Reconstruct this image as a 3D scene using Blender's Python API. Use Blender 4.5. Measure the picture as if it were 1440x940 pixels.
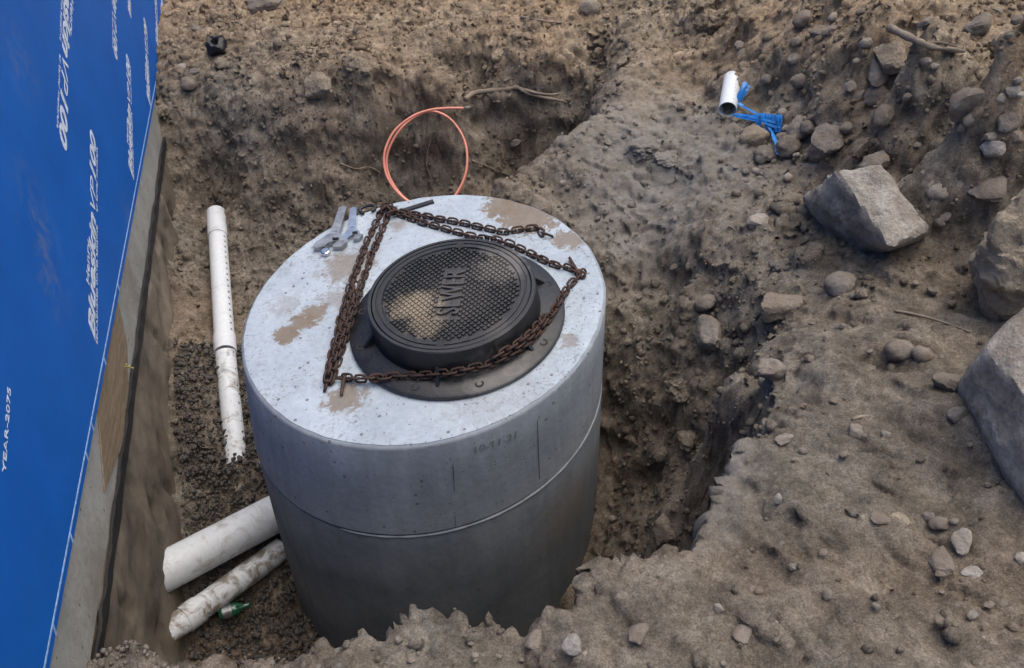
import bpy, bmesh, math, random
import numpy as np
from mathutils import Vector, Matrix

for o in list(bpy.data.objects):
    bpy.data.objects.remove(o)
scene = bpy.context.scene
COL = scene.collection
rng = np.random.default_rng(7)
random.seed(7)
R_ = math.radians

# ------------------------------------------------------------------ camera
CAM = np.array([0.46946106, -2.54144896, 1.95630015])
ROT = np.array([[0.9977687165631263, 0.051064405981774974, 0.0430117970991732],
                [0.0, 0.6442250583889416, -0.7648359785887199],
                [-0.0667651724177507, 0.7631294127377697, 0.6427876096865393]])
FPX = 1200.0
cd = bpy.data.cameras.new('camera')
cam = bpy.data.objects.new('camera', cd)
COL.objects.link(cam)
m = Matrix([list(ROT[i]) + [CAM[i]] for i in range(3)] + [[0, 0, 0, 1]])
cam.matrix_world = m
cd.sensor_width = 36.0
cd.lens = FPX / 1440 * 36.0
cd.clip_start = 0.05
cd.clip_end = 1000
scene.camera = cam

# ------------------------------------------------------------------ sky, sun, exposure
SUN_EL, SUN_AZ = R_(74), R_(75)          # azimuth from +Y towards +X
world = bpy.data.worlds.new('World')
scene.world = world
world.use_nodes = True
wn = world.node_tree.nodes
bg = wn['Background']
sky = wn.new('ShaderNodeTexSky')
sky.sky_type = 'NISHITA'
sky.sun_disc = False
sky.sun_elevation = SUN_EL
sky.sun_rotation = SUN_AZ
sky.air_density = 1.0
sky.dust_density = 4.0
sky.ozone_density = 1.0
world.node_tree.links.new(sky.outputs[0], bg.inputs[0])
bg.inputs[1].default_value = 0.085
sd = bpy.data.lights.new('sun', 'SUN')
sd.energy = 1.0
sd.angle = R_(75)
sd.color = (1.0, 0.93, 0.84)
sun = bpy.data.objects.new('sun', sd)
COL.objects.link(sun)
sdir = Vector((math.sin(SUN_AZ) * math.cos(SUN_EL), math.cos(SUN_AZ) * math.cos(SUN_EL), math.sin(SUN_EL)))
sun.rotation_euler = (-sdir).to_track_quat('-Z', 'Y').to_euler()
vs = scene.view_settings
vs.view_transform = 'Standard'
vs.look = 'None'
vs.exposure = 1.22
vs.gamma = 1.0
vs.use_curve_mapping = False

# ------------------------------------------------------------------ helpers: rays of the survey photograph
def ray(px, py):
    return ROT @ np.array([(px - 720) / FPX, -(py - 470) / FPX, -1.0])
def atz(px, py, z):
    r = ray(px, py)
    return CAM + r * (z - CAM[2]) / r[2]
NTOP = np.array([-0.05169697, -0.07615539, 0.99575488]); NTOP /= np.linalg.norm(NTOP)
TX = np.array([1, 0, 0]) - NTOP[0] * NTOP; TX /= np.linalg.norm(TX)
TY = np.cross(NTOP, TX)
def attop(px, py, h=0.0):
    r = ray(px, py)
    return CAM + r * ((h - CAM @ NTOP) / (r @ NTOP))
AZ = R_(-13.9)
DH = np.array([math.sin(AZ), math.cos(AZ), 0.0])       # along the house wall, away
NW = np.array([DH[1], -DH[0], 0.0])                    # out of the wall
OFFW = -1.26
def onwall(px, py, d=0.0):
    r = ray(px, py)
    P = CAM + r * ((OFFW + d - CAM @ NW) / (r @ NW))
    return float(P @ DH), float(P[2])
def wp(s, z, d=0.0):
    v = DH * s + NW * (OFFW + d)
    return (v[0], v[1], z)

# ------------------------------------------------------------------ helpers: noise
_perm = rng.permutation(4096)
def _h(ix, iy, iz):
    return _perm[(_perm[(_perm[ix & 4095] + iy) & 4095] + iz) & 4095] / 4095.0 * 2 - 1
def vnoise(x, y, z=None):
    x = np.asarray(x, float); y = np.asarray(y, float)
    z = np.zeros_like(x) if z is None else np.asarray(z, float)
    xi = np.floor(x).astype(np.int64); yi = np.floor(y).astype(np.int64); zi = np.floor(z).astype(np.int64)
    fx = x - xi; fy = y - yi; fz = z - zi
    sx = fx**3 * (fx * (fx * 6 - 15) + 10); sy = fy**3 * (fy * (fy * 6 - 15) + 10); sz = fz**3 * (fz * (fz * 6 - 15) + 10)
    def L(a, b, t): return a + (b - a) * t
    a = L(L(_h(xi, yi, zi), _h(xi + 1, yi, zi), sx), L(_h(xi, yi + 1, zi), _h(xi + 1, yi + 1, zi), sx), sy)
    b = L(L(_h(xi, yi, zi + 1), _h(xi + 1, yi, zi + 1), sx), L(_h(xi, yi + 1, zi + 1), _h(xi + 1, yi + 1, zi + 1), sx), sy)
    return L(a, b, sz)
def fbm(P, scale, octs=4, gain=0.5, seed=0.0):
    s = 0; a = 1.0
    for k in range(octs):
        s = s + a * vnoise(P[..., 0] * scale + seed + 17.3 * k, P[..., 1] * scale + 3.1 * seed + 5.7 * k,
                           (P[..., 2] if P.shape[-1] > 2 else 0 * P[..., 0]) * scale + 9.2 * k)
        scale *= 2.03; a *= gain
    return s

# ------------------------------------------------------------------ helpers: objects
def mk(name, verts, faces, mat=None, parent=None, smooth=False):
    me = bpy.data.meshes.new(name)
    me.from_pydata([tuple(map(float, v)) for v in verts], [], faces)
    me.update()
    if smooth:
        me.polygons.foreach_set('use_smooth', [True] * len(me.polygons))
    return mko(name, me, mat, parent)
def mko(name, me, mat=None, parent=None):
    o = bpy.data.objects.new(name, me)
    COL.objects.link(o)
    if mat is not None and len(me.materials) == 0:
        me.materials.append(mat)
    if parent is not None:
        o.parent = parent
    return o
def empty(name, loc=(0, 0, 0)):
    o = bpy.data.objects.new(name, None)
    o.empty_display_size = 0.05
    o.location = loc
    COL.objects.link(o)
    return o
def tag(o, label=None, cat=None, group=None, kind=None):
    if label: o['label'] = label
    if cat: o['category'] = cat
    if group: o['group'] = group
    if kind: o['kind'] = kind
    return o
class MB:
    """collects shapes for one mesh"""
    def __init__(s): s.v = []; s.f = []
    def add(s, v, f):
        n = len(s.v); s.v += [tuple(map(float, q)) for q in v]; s.f += [tuple(i + n for i in q) for q in f]
    def box(s, c, ax, ay, az):
        c, ax, ay, az = map(np.array, (c, ax, ay, az))
        v = [c + sx * ax + sy * ay + sz * az for sz in (-1, 1) for sy in (-1, 1) for sx in (-1, 1)]
        s.add(v, [(0, 2, 3, 1), (4, 5, 7, 6), (0, 1, 5, 4), (2, 6, 7, 3), (0, 4, 6, 2), (1, 3, 7, 5)])
    def prism(s, poly, d):
        """poly: list of 3d points (ccw seen from +d), extruded by -d"""
        poly = [np.array(p, float) for p in poly]; d = np.array(d, float); n = len(poly)
        v = poly + [p - d for p in poly]
        s.add(v, [tuple(range(n)), tuple(range(2 * n - 1, n - 1, -1))] + [(i, i + n, (i + 1) % n + n, (i + 1) % n) for i in range(n)])
    def tube(s, path, rad, n=8, cap=True):
        path = [np.array(p, float) for p in path]; m = len(path)
        if np.isscalar(rad): rad = [rad] * m
        u = None; vs = []
        for i in range(m):
            t = path[min(i + 1, m - 1)] - path[max(i - 1, 0)]; t /= np.linalg.norm(t) + 1e-12
            if u is None:
                u = np.cross(t, [0, 0, 1.0]) if abs(t[2]) < .9 else np.cross(t, [1.0, 0, 0])
            u = u - (u @ t) * t; u /= np.linalg.norm(u); w = np.cross(t, u)
            for k in range(n):
                a = 2 * math.pi * k / n
                vs.append(path[i] + rad[i] * (math.cos(a) * u + math.sin(a) * w))
        f = [(i * n + k, i * n + (k + 1) % n, (i + 1) * n + (k + 1) % n, (i + 1) * n + k) for i in range(m - 1) for k in range(n)]
        if cap: f += [tuple(range(n - 1, -1, -1)), tuple(range((m - 1) * n, m * n))]
        s.add(vs, f)
    def shell(s, a, b, ro, ri, n=32, segs=1, ro2=None):
        """hollow pipe from a to b"""
        a, b = np.array(a, float), np.array(b, float)
        ro2 = ro if ro2 is None else ro2
        prof = [(0, ri)] + [(k / segs, ro + (ro2 - ro) * k / segs) for k in range(segs + 1)] + [(1, ri)]
        t = (b - a) / np.linalg.norm(b - a); u = np.cross(t, [0, 0, 1.0]); u /= np.linalg.norm(u); w = np.cross(t, u)
        v = [a + (b - a) * q + r * (math.cos(2 * math.pi * k / n) * u + math.sin(2 * math.pi * k / n) * w) for q, r in prof for k in range(n)]
        M = len(prof)
        s.add(v, [(i * n + k, i * n + (k + 1) % n, ((i + 1) % M) * n + (k + 1) % n, ((i + 1) % M) * n + k) for i in range(M) for k in range(n)])
    def lathe(s, prof, c, ax, ux, n=64, close=False):
        c, ax, ux = map(lambda q: np.array(q, float), (c, ax, ux)); w = np.cross(ax, ux)
        v = [c + z * ax + r * (math.cos(2 * math.pi * k / n) * ux + math.sin(2 * math.pi * k / n) * w) for r, z in prof for k in range(n)]
        M = len(prof)
        f = [(i * n + k, i * n + (k + 1) % n, ((i + 1) % M) * n + (k + 1) % n, ((i + 1) % M) * n + k) for i in range(M if close else M - 1) for k in range(n)]
        s.add(v, f)
    def build(s, name, mat=None, parent=None, smooth=False):
        o = mk(name, s.v, s.f, mat, parent, smooth)
        bm = bmesh.new(); bm.from_mesh(o.data); bmesh.ops.recalc_face_normals(bm, faces=bm.faces); bm.to_mesh(o.data); bm.free()
        return o
def auto_smooth(o, deg=35):
    me = o.data
    me.polygons.foreach_set('use_smooth', [True] * len(me.polygons))
    bm = bmesh.new(); bm.from_mesh(me)
    for e in bm.edges:
        e.smooth = len(e.link_faces) == 2 and e.calc_face_angle(0) < math.radians(deg)
    bm.to_mesh(me); bm.free()
    return o

# ------------------------------------------------------------------ helpers: materials
class NT:
    def __init__(s, name):
        s.m = bpy.data.materials.new(name); s.m.use_nodes = True
        s.t = s.m.node_tree; s.n = s.t.nodes; s.b = s.n['Principled BSDF']
    def node(s, kind, ins=None, **props):
        x = s.n.new(kind)
        for k, v in props.items(): setattr(x, k, v)
        for k, v in (ins or {}).items(): s.set(x.inputs[k], v)
        return x
    def set(s, sock, v):
        if hasattr(v, 'is_output'): s.t.links.new(v, sock)
        else: sock.default_value = v
    def co(s, kind='Object'):
        return s.node('ShaderNodeTexCoord').outputs[kind]
    def pos(s):
        return s.node('ShaderNodeNewGeometry').outputs['Position']
    def noise(s, co, scale, detail=6, rough=.55, dist=0, out='Fac'):
        return s.node('ShaderNodeTexNoise', {'Vector': co, 'Scale': scale, 'Detail': detail, 'Roughness': rough, 'Distortion': dist}).outputs[out]
    def ramp(s, fac, stops, interp='LINEAR'):
        r = s.node('ShaderNodeValToRGB', {'Fac': fac}); r.color_ramp.interpolation = interp
        e = r.color_ramp.elements
        while len(e) < len(stops): e.new(.5)
        for q, (p, c) in zip(e, stops):
            q.position = p; q.color = (c, c, c, 1) if np.isscalar(c) else tuple(c) + (1,)
        return r.outputs[0]
    def mix(s, fac, a, b, mode='MIX'):
        x = s.node('ShaderNodeMix', data_type='RGBA', blend_type=mode)
        s.set(x.inputs[0], fac)
        for sock, v in ((x.inputs[6], a), (x.inputs[7], b)):
            s.set(sock, tuple(v) + (1,) if isinstance(v, tuple) and len(v) == 3 else v)
        return x.outputs[2]
    def math(s, op, a, b=None, c=None):
        x = s.node('ShaderNodeMath', operation=op)
        for i, v in enumerate((a, b, c)):
            if v is not None: s.set(x.inputs[i], v)
        return x.outputs[0]
    def blob(s, co, c, rad, soft=.5):
        """1 inside a ball at c fading out at rad"""
        d = s.node('ShaderNodeVectorMath', operation='DISTANCE'); s.set(d.inputs[0], co); d.inputs[1].default_value = tuple(c)
        return s.node('ShaderNodeMapRange', {'Value': d.outputs['Value'], 'From Min': rad * (1 - soft), 'From Max': rad, 'To Min': 1.0, 'To Max': 0.0}).outputs[0]
    def bump(s, h, strength=.5, dist=.01, prev=None):
        x = s.node('ShaderNodeBump', {'Height': h, 'Strength': strength, 'Distance': dist})
        if prev is not None: s.set(x.inputs['Normal'], prev)
        return x.outputs[0]
    def fin(s, color=None, rough=None, normal=None, metallic=None, spec=None):
        if color is not None: s.set(s.b.inputs['Base Color'], tuple(color) + (1,) if isinstance(color, tuple) and len(color) == 3 else color)
        if rough is not None: s.set(s.b.inputs['Roughness'], rough)
        if normal is not None: s.set(s.b.inputs['Normal'], normal)
        if metallic is not None: s.set(s.b.inputs['Metallic'], metallic)
        if spec is not None: s.b.inputs['Specular IOR Level'].default_value = spec
        return s.m

def soil_color(q, co):
    n1 = q.noise(co, 1.3, 4, .5); n2 = q.noise(co, 9, 8, .62); n3 = q.noise(co, 60, 6, .65)
    c = q.ramp(n2, [(.25, (.135, .112, .089)), (.5, (.265, .224, .18)), (.75, (.45, .39, .322))])
    warm = q.ramp(n1, [(.35, (1.05, .98, .9)), (.65, (.93, .97, .98))])
    c = q.mix(1.0, c, warm, 'MULTIPLY')
    c = q.mix(.75, c, q.ramp(n3, [(.3, .6), (.7, 1.36)]), 'MULTIPLY')
    n4 = q.noise(co, 190, 4, .75); c = q.mix(.85, c, q.ramp(n4, [(.32, .5), (.5, 1.0), (.68, 1.5)]), 'MULTIPLY')
    n5 = q.noise(co, 24, 5, .7, 1.2); c = q.mix(.7, c, q.ramp(n5, [(.3, .68), (.55, 1.05), (.75, 1.25)]), 'MULTIPLY')
    return c, n2, n3

def mat_soil():
    q = NT('soil'); co = q.pos()
    c, n2, n3 = soil_color(q, co)
    # grey clay patches pressed flat by the digger
    for p, r in ((atz(1000, 250, 0), .6), (atz(900, 190, 0), .6), (atz(880, 300, -.1), .45), (atz(960, 730, .2), .2), (atz(860, 90, 0), .22), (atz(1010, 660, .2), .18)):
        bmask = q.math('MULTIPLY', q.blob(co, p, r, .8), q.ramp(n2, [(.3, 0.2), (.6, .85)]))
        c = q.mix(bmask, c, q.mix(n3, (.24, .23, .208), (.42, .4, .365)))
    # drier, greyer trodden ground on the near side
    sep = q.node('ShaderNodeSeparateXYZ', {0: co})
    dry = q.node('ShaderNodeMapRange', {'Value': sep.outputs[2], 'From Min': .05, 'From Max': .3, 'To Min': 0., 'To Max': 1.}).outputs[0]
    ydry = q.node('ShaderNodeMapRange', {'Value': sep.outputs[1], 'From Min': -.2, 'From Max': .6, 'To Min': 1., 'To Max': 0.}).outputs[0]
    dry = q.math('MULTIPLY', dry, ydry)
    c = q.mix(dry, c, q.mix(1., c, (.99, .99, .985), 'MULTIPLY'))
    # paler, warmer soil towards the back, the right and higher up
    pale_mask = q.node('ShaderNodeMapRange', {'Value': q.math('ADD', q.math('ADD', sep.outputs[1], q.math('MULTIPLY', sep.outputs[0], .35)), q.math('MULTIPLY', sep.outputs[2], 2.2)), 'From Min': 1.5, 'From Max': 2.9, 'To Min': 0., 'To Max': 1.}).outputs[0]
    c = q.mix(pale_mask, c, q.mix(1., c, (1.5, 1.37, 1.2), 'MULTIPLY'))
    v = q.node('ShaderNodeTexVoronoi', {'Vector': co, 'Scale': 55.0, 'Randomness': 1.0})
    rnd = q.node('ShaderNodeSeparateColor', {0: v.outputs['Color']})
    spk = q.math('MULTIPLY', q.math('GREATER_THAN', rnd.outputs[0], .93), q.math('LESS_THAN', v.outputs['Distance'], .33))
    c = q.mix(q.math('MULTIPLY', spk, .6), c, (.36, .34, .31))
    h = q.math('ADD', q.math('MULTIPLY', n3, .6), q.noise(co, 210, 5, .7))
    h = q.math('ADD', h, q.math('MULTIPLY', q.math('SUBTRACT', 1., q.node('ShaderNodeTexVoronoi', {'Vector': co, 'Scale': 85.0}).outputs['Distance']), .35))
    h = q.math('ADD', h, q.math('MULTIPLY', q.noise(co, 420, 3, .7), .5))
    nrm = q.bump(h, .85, .014)
    return q.fin(c, .95, nrm, spec=.15)
def mat_stone(name, dark, light, mottle=(.3, .26, .2), soilmix=.35, bd=.012):
    q = NT(name); co = q.co()
    oi = q.node('ShaderNodeObjectInfo')
    off = q.node('ShaderNodeVectorMath', operation='ADD'); q.set(off.inputs[0], co); q.set(off.inputs[1], q.node('ShaderNodeCombineXYZ', {0: q.math('MULTIPLY', oi.outputs['Random'], 40.), 1: q.math('MULTIPLY', oi.outputs['Random'], 17.)}).outputs[0])
    v = off.outputs[0]
    n1 = q.noise(v, 9, 8, .65); n2 = q.noise(v, 70, 6, .7)
    c = q.ramp(n1, [(.3, dark), (.7, light)])
    c = q.mix(q.math('MULTIPLY', oi.outputs['Random'], .55), c, mottle)
    c = q.mix(.8, c, q.ramp(n2, [(.3, .6), (.7, 1.35)]), 'MULTIPLY')
    dirt = q.ramp(q.noise(v, 5, 6, .7, .6), [(.42, soilmix), (.62, 0.)])
    c = q.mix(dirt, c, (.17, .13, .095))
    nrm = q.bump(q.math('ADD', n2, q.math('MULTIPLY', n1, 1.5)), .7, bd)
    return q.fin(c, .85, nrm, spec=.3)
def mat_plain(name, col, rough=.6, metallic=0., nscale=0, namp=.25, bump=0., spec=.5):
    q = NT(name); co = q.co(); c = col; nrm = None
    if nscale:
        n = q.noise(co, nscale, 6, .6)
        c = q.mix(1., tuple(col), q.ramp(n, [(.3, 1 - namp), (.7, 1 + namp)]), 'MULTIPLY')
        if bump: nrm = q.bump(n, bump, .004)
    return q.fin(c, rough, nrm, metallic, spec)
M = {}
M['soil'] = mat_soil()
M['stone'] = mat_stone('grey_brown_stone', (.14, .126, .108), (.3, .272, .238), (.25, .215, .175), .7)
M['pale_stone'] = mat_stone('pale_stone', (.25, .23, .2), (.42, .39, .35), (.36, .3, .23), .5)
M['tan_stone'] = mat_stone('tan_stone', (.28, .225, .16), (.53, .445, .33), (.37, .31, .24), .45, .035)
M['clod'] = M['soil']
M['gravel'] = mat_stone('dark_gravel', (.045, .042, .04), (.12, .112, .105), (.085, .08, .075), .15)  # gravel tone deepened: part of the pit's shade is in the colour
M['boulder'] = mat_stone('boulder_rock', (.3, .275, .24), (.58, .54, .475), (.5, .44, .37), .65, .045)

# ------------------------------------------------------------------ ground: the pit, the mound, the spoil heap
def rbf(ctrl, c=.06):
    P = np.array([q[:2] for q in ctrl]); z = np.array([q[2] for q in ctrl])
    D = np.sqrt(((P[:, None] - P[None]) ** 2).sum(2) + c * c)
    n = len(P)
    A = np.zeros((n + 1, n + 1)); A[:n, :n] = D + 1e-3 * np.eye(n); A[:n, n] = 1; A[n, :n] = 1
    w = np.linalg.solve(A, np.append(z, 0))
    def f(x, y):
        out = np.full(x.shape, w[n])
        for i in range(n):
            out += w[i] * np.sqrt((x - P[i, 0]) ** 2 + (y - P[i, 1]) ** 2 + c * c)
        return out
    return f
def pts(l): return [tuple(atz(*q)) for q in l]
inner = pts([(250, 125, -.2), (246, 200, -.42), (248, 300, -.7), (300, 300, -.82), (243, 400, -.78), (275, 420, -.88), (240, 500, -.86), (236, 600, -.92),
    (290, 560, -.98), (300, 650, -1.06), (270, 700, -1.1), (260, 760, -1.2), (300, 840, -1.32), (250, 880, -1.3), (360, 890, -1.42), (340, 700, -1.15), (320, 400, -.95), (340, 560, -1.02),
    (330, 140, -.18), (330, 220, -.45),
    (400, 130, -.13), (400, 200, -.36), (400, 270, -.62), (450, 310, -.78), (520, 130, -.12), (520, 200, -.4), (560, 260, -.72), (600, 90, -.05),
    (620, 125, -.17), (620, 200, -.48), (640, 265, -.76), (700, 110, -.2), (700, 180, -.66), (700, 235, -.95), (790, 165, -.64), (760, 100, -.15),
    (825, 110, -.32), (700, 60, -.1), (800, 60, -.12),
    (690, 279, -.14), (720, 249, -.1), (760, 217, -.06), (800, 190, -.03), (840, 143, 0), (868, 100, .02), (890, 70, .03),
    (760, 265, -.12), (820, 330, -.2), (850, 250, -.04), (900, 200, .02), (950, 150, .05), (900, 300, -.12), (870, 370, -.24), (900, 400, -.28),
    (870, 450, -.36), (950, 350, -.1), (985, 300, -.04), (950, 430, -.23), (900, 500, -.44), (960, 490, -.29), (1008, 430, -.13), (1012, 500, -.24),
    (920, 580, -.58), (980, 580, -.42), (1030, 560, -.34), (870, 620, -.82), (930, 660, -.78), (990, 640, -.58), (880, 720, -1.0), (840, 790, -1.15),
    (1000, 200, .06), (1010, 280, .03), (970, 60, .1)]) + [(1.02, -.5, -.42), (1.15, -.12, -.22), (.8, -.98, -.75), (1.05, .1, -.12)] + [(0, -1.0, -1.5), (.5, -.95, -1.3), (-.5, -.95, -1.5), (0, 0, -1.4), (-.5, 1.2, -.95), (-.05, 1.35, -.9), (-.9, 1.3, -.95), (0, 1.8, -.84), (.3, 1.9, -.82), (-.6, 1.6, -.9), (.04, 1.03, -.85), (.18, 1.22, -.85), (.34, 1.4, -.8), (.53, 1.65, -.74), (.35, 2.3, -.98), (.62, 2.3, -.8), (-.2, -1.4, -1.45), (.5, -1.3, -1.4), (.9, -.7, -1.0), (.9, -1.2, -1.1), (-.8, -1.2, -1.4)]
outer = pts([(1440, 940, .36), (1200, 940, .34), (900, 940, .31), (600, 940, .28), (400, 945, .2), (1440, 800, .34), (1250, 750, .31), (1100, 700, .27),
    (1000, 800, .28), (1000, 690, .24), (850, 860, .27), (700, 880, .26), (500, 900, .24), (1100, 600, .21), (1250, 600, .27), (1440, 660, .33), (1200, 500, .21), (1080, 520, .15),
    (1320, 470, .22), (1150, 400, .12), (1060, 330, .06), (1012, 328, .04), (1120, 300, .1), (1250, 380, .2), (1350, 350, .24), (1440, 300, .36), (1300, 250, .28),
    (1200, 230, .2), (1100, 225, .1), (1040, 215, .07), (1040, 170, .08), (1075, 150, .14), (1150, 150, .28), (1250, 130, .42), (1350, 150, .5), (1440, 150, .58),
    (1100, 70, .36), (1200, 50, .58), (1300, 30, .76), (1440, 20, .92), (1048, 100, .22), (1036, 20, .34), (1010, 60, .12), (1015, 110, .08), (950, 40, .1), (850, 20, .07),
    (700, 20, .02), (600, 50, -.02), (450, 30, -.03), (450, 80, -.03), (300, 20, -.03), (250, 60, -.12), (430, 105, -.06), (300, 100, -.1),
    (180, 905, -.25), (240, 915, -.22), (300, 960, -.05)]) + [(-.4, -2.2, .2), (.6, -2.6, .38), (2.5, -2.6, .4), (3.5, -1.5, .45), (4.5, 1.5, .9), (3.4, 3.6, 1.25), (1.2, 4.6, .35), (0, 5.5, .05), (-2, 5.5, 0),
    (-1, 8, .05), (4, 7, .6), (8, 3, .5), (8, -4, .4), (0, -8, .4), (-7, 0, 0), (-7, 7, 0), (-4, -6, .2)]
RIM = [(1005, 322, .05), (1018, 342, .05), (1040, 360, .07), (1072, 384, .1), (1096, 405, .12), (1096, 440, .13), (1075, 480, .14), (1062, 508, .15), (1068, 540, .17),
       (1055, 572, .18), (1064, 602, .2), (1045, 622, .2), (1000, 668, .22), (972, 706, .23), (945, 717, .23), (947, 760, .24), (900, 790, .25), (846, 808, .25), (813, 839, .25),
       (759, 832, .25), (741, 848, .25), (701, 846, .25), (658, 880, .25), (611, 864, .25), (579, 857, .25), (535, 876, .25), (503, 868, .25), (483, 895, .24), (445, 913, .22),
       (380, 931, .15), (330, 955, 0), (285, 940, -.15), (228, 895, -.22), (172, 893, -.25)]
RIMB = [(430, 112, -.12), (600, 75, -.05), (700, 50, 0), (850, 35, .05), (960, 40, .1), (1012, 110, .08), (1035, 180, .08), (1020, 260, .05)]
rim = np.array([atz(*q)[:2] for q in RIM] + [wp(-1.25, 0, -.5)[:2], wp(3.75, 0, -.5)[:2]] + [atz(*q)[:2] for q in RIMB])
def sdist(x, y):
    d2 = np.full(x.shape, 1e9); inside = np.zeros(x.shape, bool); n = len(rim)
    for i in range(n):
        a, b = rim[i], rim[(i + 1) % n]
        ab = b - a; t = np.clip(((x - a[0]) * ab[0] + (y - a[1]) * ab[1]) / (ab @ ab), 0, 1)
        d2 = np.minimum(d2, (x - a[0] - t * ab[0]) ** 2 + (y - a[1] - t * ab[1]) ** 2)
        cr = ((a[1] > y) != (b[1] > y))
        with np.errstate(divide='ignore', invalid='ignore'):
            xi = (b[0] - a[0]) * (y - a[1]) / (b[1] - a[1]) + a[0]
        inside ^= cr & (x < xi)
    return np.where(inside, -1, 1) * np.sqrt(d2)
f_in, f_out = rbf(inner), rbf(outer)
STEP = .0085
X0, X1, Y0, Y1 = -2.35, 3.75, -2.1, 4.5
gx = np.arange(X0, X1, STEP); gy = np.arange(Y0, Y1, STEP)
ext = np.cumsum(.03 * 1.28 ** np.arange(30))
xs = np.concatenate([X0 - ext[::-1], gx, gx[-1] + ext]); ys = np.concatenate([Y0 - ext[::-1], gy, gy[-1] + ext])
GX, GY = np.meshgrid(xs, ys)
P2 = np.stack([GX, GY], -1)
wob = fbm(P2, 5, 4, .55, 3.0)
sdv = sdist(GX, GY) + .042 * wob + .012 * fbm(P2, 26, 3, .6, 8.0)
back = np.clip((GY - .45 * GX + .15) / .5, 0, 1)          # the far side of the pit has no sharp lip
width = .06 + .2 * np.clip((GX - .85) / .2, 0, 1) * np.clip((GY + .8) / .3, 0, 1) + .45 * back
t = np.clip((sdv + width * (1 - .25)) / width, 0, 1)
t = t * t * (3 - 2 * t)
far = np.clip((np.hypot(GX - .7, GY - 1) - 6) / 6, 0, 1)
Zo = f_out(GX, GY) * (1 - far) + far * .1
Z = f_in(GX, GY) * (1 - t) + Zo * t
# relief: lumps, crust, clods
amp = 1 - .999 * far
heap = np.clip((GX - 1.2) / .5, 0, 1) * np.clip((GY - .3) / .6, 0, 1)
Z += amp * (.028 * (1 + .3 * heap) * fbm(P2, 3.2, 2, .5, 1.0) + .022 * (1 + .2 * heap) * fbm(P2, 8.5, 2, .5, 2.0))
near = np.clip((.05 - GY) / .35, 0, 1) * np.clip(sdv / .08, 0, 1)
mound = np.exp(-((GX - .95) ** 2 + (GY - 1.2) ** 2) / .62 ** 2) + .7 * np.exp(-((GX - .95) ** 2 + (GY - .45) ** 2) / .3 ** 2)
near = np.clip(near + 1.0 * np.clip(mound, 0, 1), 0, 1)
uu, vv_ = GX * .62 - GY * .78, GX * .78 + GY * .62
Z += amp * near * (.018 * fbm(np.stack([uu * 1.6, vv_ * 9], -1), 1.0, 4, .55, 21.) + .007 * fbm(np.stack([uu * 7, vv_ * 42], -1), 1.0, 3, .6, 22.))
rd = 1 - np.abs(fbm(P2, 15, 3, .55, 4.0)); Z += amp * (1 - .7 * near) * .018 * (rd - .7)
Z += amp * (1 - .45 * near) * .007 * fbm(P2, 55, 3, .6, 6.0)
nx0, ny0 = 30, 30
def bump_clods(N, rlo, rhi, region, hk, pw=2.2):
    for k in range(N):
        cx, cy = rng.uniform(*region[0]), rng.uniform(*region[1])
        r = rlo * (1 - rng.random() * (1 - (rlo / rhi) ** pw)) ** (-1 / pw)
        i, j = int((cx - X0) / STEP) + nx0, int((cy - Y0) / STEP) + ny0
        w = int(r / STEP) + 1
        if i - w < 0 or j - w < 0 or i + w >= len(xs) or j + w >= len(ys): continue
        sl = (slice(j - w, j + w + 1), slice(i - w, i + w + 1))
        a = rng.uniform(0, math.pi); el = rng.uniform(.55, 1)
        dx, dy = GX[sl] - cx, GY[sl] - cy
        h = np.full(dx.shape, r * hk * rng.uniform(.5, 1.1))
        for q in range(6):
            b_ = a + q * 1.047 + rng.uniform(-.35, .35)
            h = np.minimum(h, (r * rng.uniform(.55, .95) - (dx * math.cos(b_) + dy * math.sin(b_))) * rng.uniform(.9, 2.2))
        h = np.clip(h, 0, None)
        if rng.random() < .75 * near[j, i]: continue
        h = h * (1 - .5 * near[j, i]); tl = rng.normal(0, .25, 2) * (1 - .5 * near[j, i])
        Z[sl] += np.where(h > 0, np.maximum(h + (tl[0] * dx + tl[1] * dy), 0), 0)
full = ((X0, X1), (Y0, Y1))
bump_clods(10000, .012, .045, full, .55)
bump_clods(420, .03, .085, full, .4)
bump_clods(1600, .014, .06, ((1.3, 3.6), (.2, 3.6)), .65)
bump_clods(1500, .012, .05, ((-2.2, .6), (1.8, 3.6)), .6)
bump_clods(700, .015, .06, ((.7, 1.7), (-.9, 1.2)), .6)
_c = atz(925, 215, .02); bump_clods(110, .015, .06, ((_c[0] - .22, _c[0] + .22), (_c[1] - .22, _c[1] + .2)), .8)
P3 = np.stack([GX, GY, Z], -1)
gy_, gx_ = np.gradient(Z, ys, xs)
nrm = np.stack([-gx_, -gy_, np.ones_like(Z)], -1); nrm /= np.linalg.norm(nrm, axis=-1, keepdims=True)
steep = np.clip((1 - nrm[..., 2]) * 1.6, 0, 1)
disp = steep * (.035 * fbm(P3, 7, 3, .55, 11.) + .018 * (1 - np.abs(fbm(P3, 24, 3, .6, 13.)) - .6)) * amp
P3 = P3 + nrm * disp[..., None]
ny, nx = Z.shape
me = bpy.data.meshes.new('ground')
idx = np.arange(ny * nx).reshape(ny, nx)
quads = np.stack([idx[:-1, :-1], idx[:-1, 1:], idx[1:, 1:], idx[1:, :-1]], -1).reshape(-1, 4)
me.vertices.add(ny * nx); me.vertices.foreach_set('co', P3.reshape(-1).astype(np.float32))
me.loops.add(quads.size); me.loops.foreach_set('vertex_index', quads.reshape(-1).astype(np.int32))
me.polygons.add(len(quads)); me.polygons.foreach_set('loop_start', (np.arange(len(quads)) * 4).astype(np.int32))
me.polygons.foreach_set('loop_total', np.full(len(quads), 4, np.int32))
me.polygons.foreach_set('use_smooth', np.ones(len(quads), bool))
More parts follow.
